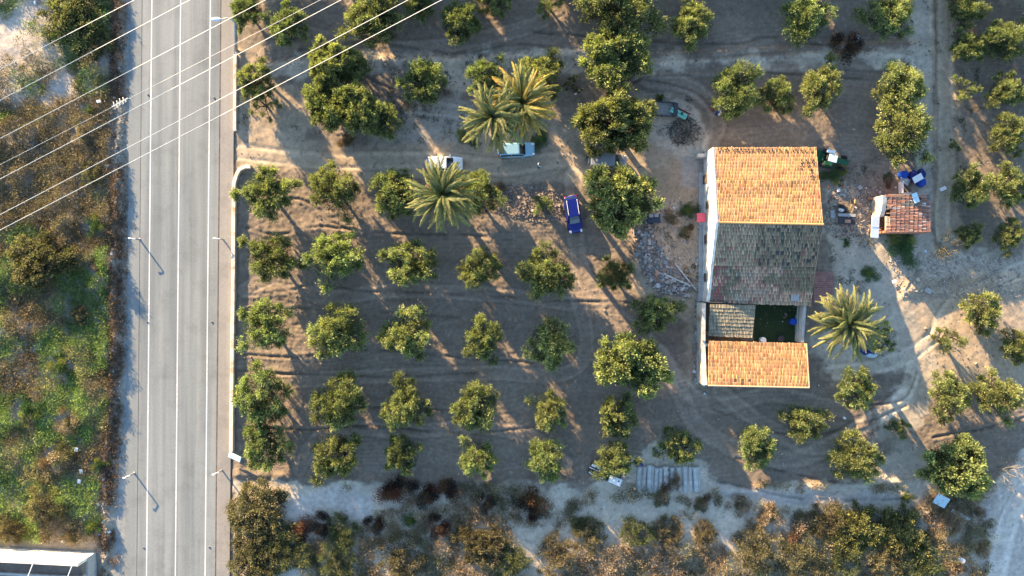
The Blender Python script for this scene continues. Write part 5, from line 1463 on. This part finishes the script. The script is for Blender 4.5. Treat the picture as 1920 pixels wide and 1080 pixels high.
heap('bin_bag', 1579, 391, 1.1, .9, .9, [M_dark, M_dark, M_white], 'black bag with a white top beside the pallets', 'bag', 11)
c = P(1583, 412, 0); t = empty('table', (c.x, c.y, gz(c.x, c.y)), R(-2), 'dark topped table with a pale board edge below the pallets', 'table')
b = MB(); b.box((0, -.15, .74), (2.0, .9, .06), bev=.01); b.build('tabletop', M_dark, t)
b = MB(); b.box((0, .48, .78), (2.0, .35, .05)); b.build('pale_board', mat('slate_board', (.28, .30, .31), .7), t)
b = MB(); b.box((.1, -.25, .82), (.7, .4, .10), bev=.03); b.build('brown_cloth', mat('brown_cloth', (.38, .22, .15), .9), t)
for sx in (-.9, .9):
    for sy in (-.5, .5):
        b = MB(); b.tube([(sx, sy, 0), (sx, sy, .73)], .035, 5); b.build('leg', M_wood, t)
# cart by the rubble
c = P(1224, 411, 0); t = empty('cart', (c.x, c.y, gz(c.x, c.y)), R(3), 'dark slate cart with grey crates beneath the big tree beside the rubble', 'cart')
b = MB(); b.box((0, 0, .5), (1.5, 1.0, .5), bev=.04); b.build('tub', mat('slate_blue_tub', (.03, .045, .075), .6), t)
for sx in (-.35, .25):
    b = MB(); b.box((sx, .35, .85), (.5, .4, .22), bev=.03); b.build('grey_crate', M_grey, t)
for sy in (-.55, .55): wheel(t, -.3, sy, .25, .12, M_grey)
b = MB(); b.tube([(.7, -.3, .6), (1.3, -.3, .8)], .03, 5); b.tube([(.7, .3, .6), (1.3, .3, .8)], .03, 5); b.build('handle', M_grey, t)
# wrecked white vehicle
c = P(1133, 886, 0); t = empty('wrecked_vehicle', (c.x, c.y, gz(c.x, c.y)), R(-22), 'stripped white vehicle wreck lying beneath the yellow green olive tree', 'wreck')
b = MB(); b.box((0, 0, .35), (3.9, 1.5, .22), bev=.08); b.build('chassis', M_dark, t)
b = MB(); b.box((1.35, -.25, .95), (1.5, .85, .10), bev=.04); b.box((1.35, -.66, .62), (1.5, .06, .6)); b.build('white_panel', M_white, t)
b = MB(); b.lathe([(.09, 1.005), (.09, 1.02)], 10, (1.75, -.15, 0)); b.build('panel_hole', M_rubber, t)
b = MB(); b.box((-1.1, .45, .95), (1.5, .28, .08), bev=.03); b.box((-1.2, .05, .8), (1.6, .10, .06)); b.build('white_rail', M_white, t)
b = MB(); b.box((-.9, -.2, .62), (.7, .7, .4), bev=.1); b.build('blue_seat', M_dblue, t)
b = MB(); b.tube([(-1.8, -.5, .6), (-1.3, -.62, .75), (-.5, -.66, .7), (0, -.6, .6)], .07, 6); b.build('white_sill', M_white, t)
b = MB()
rd = random.Random(9)
for k in range(26):
    p = Vector((rd.uniform(-1.9, -1.0), rd.uniform(-.4, .7), rd.uniform(.4, .9))); b.tube([p, p + Vector((rd.uniform(-.4, .4), rd.uniform(-.4, .4), rd.uniform(-.1, .3)))], .025, 4, col=pick(rd, [(.35, .30, .27), (.12, .10, .09), (.3, .14, .1)]))
b.build('engine_parts', M_vc, t, False, True)
for sx in (-1.2, 1.2):
    for sy in (-.7, .7): wheel(t, sx, sy, .3, .2, M_grey)
heap('bundle', 1201, 870, .6, .4, .4, [M_dblue, M_blue, M_dark], 'little blue bundle at the left end of the concrete pipes', 'bundle', 12)

# concrete trough pipes
def pipe_piece(L):
    b = MB(); n = 8; rings = []
    for x, rr in ((-L / 2, .32), (-L / 2 + .25, .32), (-L / 2 + .30, .26), (L / 2, .25)):
        ring = [(rr * math.cos(math.pi * k / n), x, rr * math.sin(math.pi * k / n) * .8) for k in range(n + 1)]
        ring += [((rr - .05) * math.cos(math.pi * k / n), x, (rr - .05) * math.sin(math.pi * k / n) * .8) for k in range(n, -1, -1)]
        rings.append(ring)
    b.loft(rings); return b
specs = [(1202, 899, 3.0, 176), (1213, 898, 2.9, 175), (1221, 896, 3.1, 178), (1226, 899, 3.1, 176), (1235, 901, 3.0, 177), (1244, 895, 2.3, 178), (1252, 892, 2.3, 180), (1255, 902, 2.4, 180), (1265, 897, 2.6, 182), (1277, 898, 2.8, 181),
         (1289, 899, 3.1, 180), (1300, 899, 3.0, 181), (1308, 898, 2.9, 184), (1313, 898, 2.9, 184)]
ORD += ['tenth', 'eleventh', 'twelfth', 'thirteenth', 'fourteenth']
for k, (x, y, L, a) in enumerate(specs):
    low = k in (2, 6, 12)
    c = P(x - 4, y, .2); z = .02 if not low else .30
    t = empty('half_pipe', (c.x, c.y, gz(c.x, c.y) + z), R(a), f'grey concrete half pipe, {ORD[k]} from the left in the row beneath the olive trees', 'pipe', 'grey concrete half pipes laid in a row')
    pipe_piece(L).build('shell', M_pipe, t)
    b = MB(); n = 8; b.loft([[(.335 * math.cos(math.pi * q / n), x_, .335 * .8 * math.sin(math.pi * q / n) + .004) for q in range(n + 1)] + [(.30 * math.cos(math.pi * q / n), x_, .30 * .8 * math.sin(math.pi * q / n)) for q in range(n, -1, -1)] for x_ in (-L / 2 - .005, -L / 2 + .14)])
    b.build('collar', M_conc, t)

# ------------------------------------------------------------------ street furniture and cables
def road_post(x, y, arm, label):
    c = P(x, y, 0); t = empty('roadside_post', (c.x, c.y, 0), 0, label, 'post', 'short grey posts along the road')
    b = MB(); b.tube([(0, 0, -.05), (0, 0, .9), (0, 0, 1.18)], [.10, .085, .07], 10); b.build('pole', M_grey, t)
    b = MB(); b.lathe([(.16, -.02), (.16, .05), (.11, .08)], 10); b.build('base_plate', M_grey, t)
    b = MB(); b.tube([(0, 0, 1.15), (-.3, arm * .1, 1.22), (-.55, arm * .25, 1.24)], [.05, .045, .035], 6); b.build('arm', M_white, t)
    b = MB(); b.box((-.62, arm * .28, 1.24), (.30, .16, .09), bev=.03); b.build('lamp_head', M_white, t)
road_post(262, 449, .3, 'short grey post on the left edge of the road, upper one')
road_post(252, 887, -1, 'short grey post on the left edge of the road, lower one')
road_post(419, 449, .3, 'short grey post on the pavement, upper one')
road_post(417, 881, -1, 'short grey post on the pavement near the lower end of the long wall')
for x, y, s_ in ((278, 178, 'left of the road near the top'), (402, 184, 'right of the road near the top'), (277, 604, 'left of the road at mid height'), (398, 604, 'right of the road at mid height'), (270, 1027, 'left of the road near the bottom'), (393, 1026, 'right of the road near the bottom'), (437, 420, 'on the pavement by the wall')):
    c = P(x, y, 0); z = .02 if x < 420 else .13
    t = empty('road_stud', (c.x, c.y, z), 0, f'tiny dark topped marker stub {s_}', 'marker', 'marker stubs along the road')
    b = MB(); b.lathe([(.11, 0), (.11, .05), (.08, .07)], 10); b.build('stub', M_dark, t)
    b = MB(); b.lathe([(.115, .02), (.115, .04)], 10); b.build('reflector', M_white, t)
# leaning street lamp
bs = P(443, 97, 0); tp = P(440, 41, 3.6)
t = empty('street_lamp', bs, 0, 'leaning grey street lamp with a curved arm reaching over the road edge', 'street lamp')
v = tp - bs; hd = P(405, 36, 4.0) - bs
b = MB(); b.tube([(0, 0, -.1), v * .5, v], [.17, .14, .11], 10); b.build('pole', mat('galvanised_steel', (.20, .25, .28), .5, metal=.3), t, True)
b = MB(); b.tube([v, v + Vector((-.25, .22, .28)), v + Vector((-.8, .30, .38)), hd + Vector((.5, 0, 0))], [.11, .10, .07, .05], 8); b.build('arm', M_grey, t, True)
b = MB(); b.blob(tuple(hd), (.62, .24, .10), 10, 6); b.build('lamp_head', mat('lamp_housing', (.45, .55, .62), .4), t, True)
b = MB(); b.lathe([(.30, .0), (.30, .06), (.2, .1)], 8); b.build('base_plate', M_conc, t)
# cables
CAB = [((0, 130), (252, 0), .05, 'first power line from the top left, crossing only the top left corner'), ((0, 188), (356, 0), .05, 'second power line from the top left'), ((0, 260), (498, 0), .05, 'third power line from the top left'),
       ((0, 309), (601, 0), .028, 'thin overhead wire carrying the ringed spacer'), ((0, 336), (640, 0), .052, 'power line just below the thin wire with the spacer'),
       ((0, 403), (766, 0), .052, 'power line second from the bottom'), ((0, 432), (829, 0), .055, 'lowest power line crossing the road')]
for k, (a_, b_, r_, lb) in enumerate(CAB):
    z = 14.0; A = P(*a_, z); B = P(*b_, z); d = B - A; mid = (A + B) / 2; u = d.normalized()
    n = 24; Lh = 85.0
    t = empty('power_line', mid, 0, lb, 'power line', 'parallel power lines crossing the road')
    for side_ in (-1, 1):
        b = MB(); b.tube([u * Lh * side_ * i / n + Vector((0, 0, .9 * (i / n) ** 2)) for i in range(n + 1)], r_ * .52, 5); b.build('cable', M_cable, t)
t = empty('cable_spacer', P(225, 192, 14.0), math.atan2(184, 330), 'small pale ringed spacer hanging on the thin overhead wire', 'spacer')
b = MB()
for k in range(4):
    n = 12; x = -.55 + .35 * k; rr = .30 - .05 * (k % 2)
    b.tube([(x + .06 * math.sin(q), rr * math.cos(2 * math.pi * q / n), rr * math.sin(2 * math.pi * q / n) * .9 + rr * .2) for q in range(n + 1)], .035, 4)
b.build('ring', M_cable, t)
b = MB(); b.tube([(-.9, 0, 0), (.9, 0, 0)], .05, 6); b.build('clamp', M_cable, t)

# person on the track
def person(px, py, rz):
    c = P(px, py, 0); t = empty('person', (c.x, c.y, gz(c.x, c.y)), rz, 'person in dark trousers and a pale top standing on the dirt track', 'person')
    V = [((0, 0, .95), .15), ((0, 0, 1.15), .13), ((0, 0, 1.38), .16), ((.02, 0, 1.50), .06), ((.03, 0, 1.66), .10), ((.03, 0, 1.72), .085),
         ((0, .19, 1.40), .06), ((.10, .27, 1.14), .045), ((.34, .20, 1.02), .035), ((.43, .17, 1.01), .04),
         ((0, -.19, 1.40), .06), ((.04, -.28, 1.14), .045), ((.20, -.26, .92), .035), ((.26, -.25, .85), .04),
         ((0, .10, .88), .09), ((.06, .11, .50), .065), ((.0, .11, .08), .045), ((.16, .12, .05), .04),
         ((0, -.10, .88), .09), ((-.04, -.11, .50), .065), ((-.14, -.11, .08), .045), ((.02, -.12, .05), .04)]
    E = [(0, 1), (1, 2), (2, 3), (3, 4), (4, 5), (2, 6), (6, 7), (7, 8), (8, 9), (2, 10), (10, 11), (11, 12), (12, 13), (0, 14), (14, 15), (15, 16), (16, 17), (0, 18), (18, 19), (19, 20), (20, 21)]
    me = bpy.data.meshes.new('body'); me.from_pydata([v[0] for v in V], E, []); me.update()
    o = link('body', me, t)
    sm = o.modifiers.new('skin', 'SKIN'); sl2 = me.skin_vertices.new() if not me.skin_vertices else me.skin_vertices[0]
    for i, (p, r_) in enumerate(V): me.skin_vertices[0].data[i].radius = (r_, r_ * (1.15 if i in (0, 1, 2) else 1))
    me.skin_vertices[0].data[0].use_root = True
    o.modifiers.new('sub', 'SUBSURF').render_levels = 2
    dg = bpy.context.evaluated_depsgraph_get(); me2 = bpy.data.meshes.new_from_object(o.evaluated_get(dg)); o.modifiers.clear(); o.data = me2
    me2.materials.clear()
    for m in (mat('pale_shirt', (.40, .52, .60), .9), mat('dark_trousers', (.012, .018, .045), .9), M_skin): me2.materials.append(m)
    for p in me2.polygons:
        z = p.center.z; xx = p.center.x
        p.material_index = 1 if z < .97 and abs(p.center.y) < .24 and xx < .19 or z < .6 else (2 if z > 1.5 or (xx > .2 and z < 1.1) else 0); p.use_smooth = True
    b = MB(); b.blob((.0, 0, 1.72), (.115, .10, .10), 10, 6); b.build('hair', M_hair, t, True)
    for sy, (hx, hy, hz) in ((1, (.45, .17, 1.0)), (-1, (.27, -.25, .83))):
        b = MB()
        for k in range(4): b.tube([(hx, hy + .025 * (k - 1.5), hz), (hx + .05, hy + .026 * (k - 1.5), hz - .005), (hx + .08, hy + .024 * (k - 1.5), hz - .035)], [.010, .009, .007], 5)
        b.tube([(hx - .02, hy - .04 * sy, hz), (hx + .03, hy - .065 * sy, hz - .01)], [.011, .008], 5)
        b.build('fingers', M_skin, t, True)
    for sy, fx in ((.12, .06), (-.12, -.08)):
        b = MB(); b.blob((fx + .04, sy, .045), (.14, .05, .05), 8, 5); b.build('shoe', M_dark, t, True)
person(1010, 313, R(35))

# pigeons on the roof
bm_ = MB(); bm_.blob((0, 0, .09), (.16, .085, .085), 8, 6); bm_.blob((.15, 0, .17), (.05, .045, .05), 6, 5); bm_.loft([[(-.12, -.05, .08), (-.12, .05, .08), (-.12, .05, .11), (-.12, -.05, .11)], [(-.30, -.06, .05), (-.30, .06, .05), (-.30, .06, .065), (-.30, -.06, .065)]]); bm_.loft([[(.19, -.01, .165), (.19, .01, .165), (.19, .01, .18), (.19, -.01, .18)], [(.235, -.003, .155), (.235, .003, .155), (.235, .003, .16), (.235, -.003, .16)]])
bm_.v = [(x * .75, y * .75, z * .75) for x, y, z in bm_.v]
PIG = bm_.mesh('pigeon', mat('pigeon_feathers', (.045, .045, .05), .7, var=.4), True)
rd = random.Random(21)
def pigeon(px, py, lb, grp):
    # height of the north slope under the bird
    z = NZ
    for _ in range(6):
        y = P(px, py, z).y; z = RZ + (NZ - RZ) * (y - rl.y) / (nl.y - rl.y)
    z += .13
    o = link('pigeon', PIG); o.location = P(px, py, z); o.rotation_euler = (0, 0, rd.uniform(0, 6.28)); tag(o, lb, 'bird', grp)
for x in (1347, 1353, 1359, 1365, 1373, 1380, 1382, 1389, 1397, 1403, 1411, 1419, 1425, 1432, 1440, 1447, 1456, 1464, 1474, 1487, 1494, 1501, 1510, 1520):
    pigeon(x + rd.uniform(-1, 1), 280 + (x - 1347) * .012 + rd.uniform(-.6, .6), 'small dark pigeon in the line along the top edge of the orange roof', 'pigeons lined up along the top edge of the roof')
for x, y in ((1503, 300), (1512, 300), (1524, 299), (1500, 312), (1515, 313), (1518, 314), (1521, 318), (1521, 325), (1521, 330), (1514, 305), (1523, 304), (1502, 306)):
    pigeon(x, y, 'small dark pigeon in the loose flock near the top right corner of the orange roof', 'pigeons scattered near the right edge of the roof')

# ------------------------------------------------------------------ stones, rubble and litter
def stones(name, label, pts, sz, cols, seed, flat=.7, kind='stuff'):
    r = np.random.default_rng(seed); n = len(pts); z, _ = zone_eval(pts[:, 0], pts[:, 1])
    s = r.uniform(sz[0], sz[1], n) * (1 + 1.2 * (r.random(n) < .08))
    base = np.array([(-1, -1, -1), (1, -1, -1), (1, 1, -1), (-1, 1, -1), (-1, -1, 1), (1, -1, 1), (1, 1, 1), (-1, 1, 1)], float) * .5
    V = base[None] * (1 + r.normal(size=(n, 8, 3)) * .22); V[:, 4:, :2] *= .75
    V *= s[:, None, None] * r.uniform(.6, 1.2, (n, 1, 3)); V[:, :, 2] *= flat
    a = r.uniform(0, 6.28, n); ca, sa = np.cos(a), np.sin(a)
    X = V[:, :, 0] * ca[:, None] - V[:, :, 1] * sa[:, None]; Y = V[:, :, 0] * sa[:, None] + V[:, :, 1] * ca[:, None]
    tl = r.normal(size=(n, 1)) * .3; Z = V[:, :, 2] + X * tl
    V = np.stack([X + pts[:, None, 0], Y + pts[:, None, 1], Z + (z + s * .2 * flat)[:, None]], 2)
    F = np.array([(0, 3, 2, 1), (4, 5, 6, 7), (0, 1, 5, 4), (1, 2, 6, 5), (2, 3, 7, 6), (3, 0, 4, 7)])
    Q = V[:, F].reshape(-1, 3)
    cs = np.array(cols)[r.integers(0, len(cols), n)] * r.uniform(.7, 1.25, (n, 1))
    o = link(name, quads_mesh(name, Q, n * 6, M_vc, np.repeat(cs, 24, 0))); return tag(o, label, 'stones' if 'litter' not in name else 'litter', None, kind)
def inpoly(n, poly, r, wgt=None):
    xs = [p[0] for p in poly]; ys = [p[1] for p in poly]
    px = r.uniform(min(xs), max(xs), n); py = r.uniform(min(ys), max(ys), n); k = poly_sd(px, py, poly) > 0
    if wgt is not None: k &= wgt(px, py) > r.random(n)
    return px[k], py[k]
r = np.random.default_rng(76)
px = r.normal(219, 9, 2600) - 16 * sstep(650, 1000, np.linspace(-30, 1080, 2600)) ; py = np.linspace(-30, 1080, 2600)
k = fbm(px, py, 40, 3, 531) > .42
px, py = px[k], py[k]
tufts('berm_weeds', 'dry brown weeds on the gravel berm beside the road', W(px, py), np.array((.15, .105, .065)) * (.5 + r.random((len(px), 1))), 9, 16, (.12, .38), (.08, .4))
r = np.random.default_rng(77)
RB = [(.30, .27, .24), (.38, .35, .31), (.24, .20, .17), (.42, .40, .38), (.30, .18, .13), (.20, .20, .20)]
px, py = inpoly(2600, [(1188, 430), (1215, 425), (1240, 470), (1262, 500), (1300, 540), (1290, 556), (1240, 552), (1210, 520), (1192, 480)], r)
stones('rubble', 'heap of broken stone and brick rubble between the grove and the farmhouse', W(px, py), (.10, .30), RB, 1)
px, py = inpoly(2600, [(1180, 380), (1325, 372), (1325, 560), (1210, 540), (1185, 440)], r)
stones('rubble', 'scattered stones on the bare yard left of the white house wall', W(px, py), (.05, .16), RB, 2)
px, py = inpoly(2400, [(930, 345), (1010, 345), (1055, 365), (1050, 410), (1000, 420), (930, 400)], r)
stones('rubble', 'stones and clods on the bank beside the tiny dark tree below the entrance track', W(px, py), (.05, .15), [(.24, .19, .155), (.20, .155, .125), (.30, .25, .21)], 3)
px, py = inpoly(7000, [(208, -30), (232, -30), (238, 500), (226, 760), (208, 960), (200, 1060), (180, 1010), (196, 760), (203, 400)], r)
stones('berm_stones', 'stony gravel berm along the left edge of the road', W(px, py), (.04, .16), [(.26, .21, .17), (.20, .155, .12), (.32, .28, .24), (.14, .10, .08)], 4)
px, py = inpoly(5200, [(500, 110), (760, 105), (900, 98), (1100, 90), (1400, 95), (1720, 85), (1720, 120), (1400, 118), (1100, 124), (900, 160), (860, 200), (760, 125), (510, 140)], r, lambda x, y: fbm(x, y, 30, 3, 5) * 1.1)
stones('field_stones', 'pale stones along the strips between the ploughed fields', W(px, py), (.05, .18), [(.38, .35, .31), (.30, .26, .22), (.24, .2, .17)], 5)
px, py = inpoly(14000, [(448, 100), (1760, 0), (1920, 0), (1920, 900), (450, 900)], r, lambda x, y: .25 + .9 * (fbm(x, y, 60, 3, 15) > .58))
stones('field_clods', 'clods and small stones spread over the ploughed soil', W(px, py), (.04, .13), [tuple(SOIL * 1.1), tuple(SOIL * 1.5), (.26, .22, .19)], 6)
px, py = inpoly(1200, [(1303, 560), (1320, 560), (1320, 725), (1300, 715)], r)
stones('rubble', 'loose rubble along the foot of the courtyard wall', W(px, py), (.06, .25), RB + [(.5, .5, .5)], 7)
px, py = inpoly(3500, [(1660, 470), (1920, 480), (1920, 560), (1760, 560), (1690, 560)], r, lambda x, y: fbm(x, y, 26, 3, 25) * 1.0)
stones('field_stones', 'stones on the pale bank right of the yard', W(px, py), (.05, .20), [(.40, .35, .29), (.32, .27, .22)], 8)
px, py = inpoly(1500, [(1555, 340), (1650, 350), (1655, 440), (1600, 445), (1545, 430)], r)
stones('rubble', 'bits of stone and tile between the farmhouse and the brick shed', W(px, py), (.05, .18), RB + [(.34, .16, .10)], 9)
px, py = inpoly(420, [(-20, 0), (225, 0), (225, 1020), (-20, 1010)], r, lambda x, y: .15 + .9 * (x > 130))
stones('litter', 'white and pale bits of litter strewn in the weeds left of the road', W(px, py), (.08, .22), [(.75, .77, .8), (.6, .65, .7), (.5, .6, .62)], 10, .4)
px, py = inpoly(220, [(1180, 360), (1920, 300), (1900, 700), (1600, 900), (450, 960), (450, 900), (1100, 900), (1180, 560)], r, lambda x, y: .25 + .7 * ((x > 1180) & (x < 1325) | (x > 1545) & (x < 1700) & (y < 560)))
stones('litter', 'small white litter around the yard and field edges', W(px, py), (.06, .18), [(.7, .72, .74), (.5, .55, .6)], 11, .4)
for x, y in ((143, 843), (148, 903), (185, 190), (152, 884), (118, 1015)):
    sheet(x, y, .5, .5, .35, R(x * 3), M_white, {143: 'white rag on brown weeds left of the road', 148: 'pale plastic scrap below the white rag in the weeds', 185: 'white plastic pieces under the thin overhead wire', 152: 'small blue white scrap between the rag and the wall', 118: 'white bag at the back of the graffiti wall'}[x], (R(10), R(-15)), 'rag', 'litter', .06)
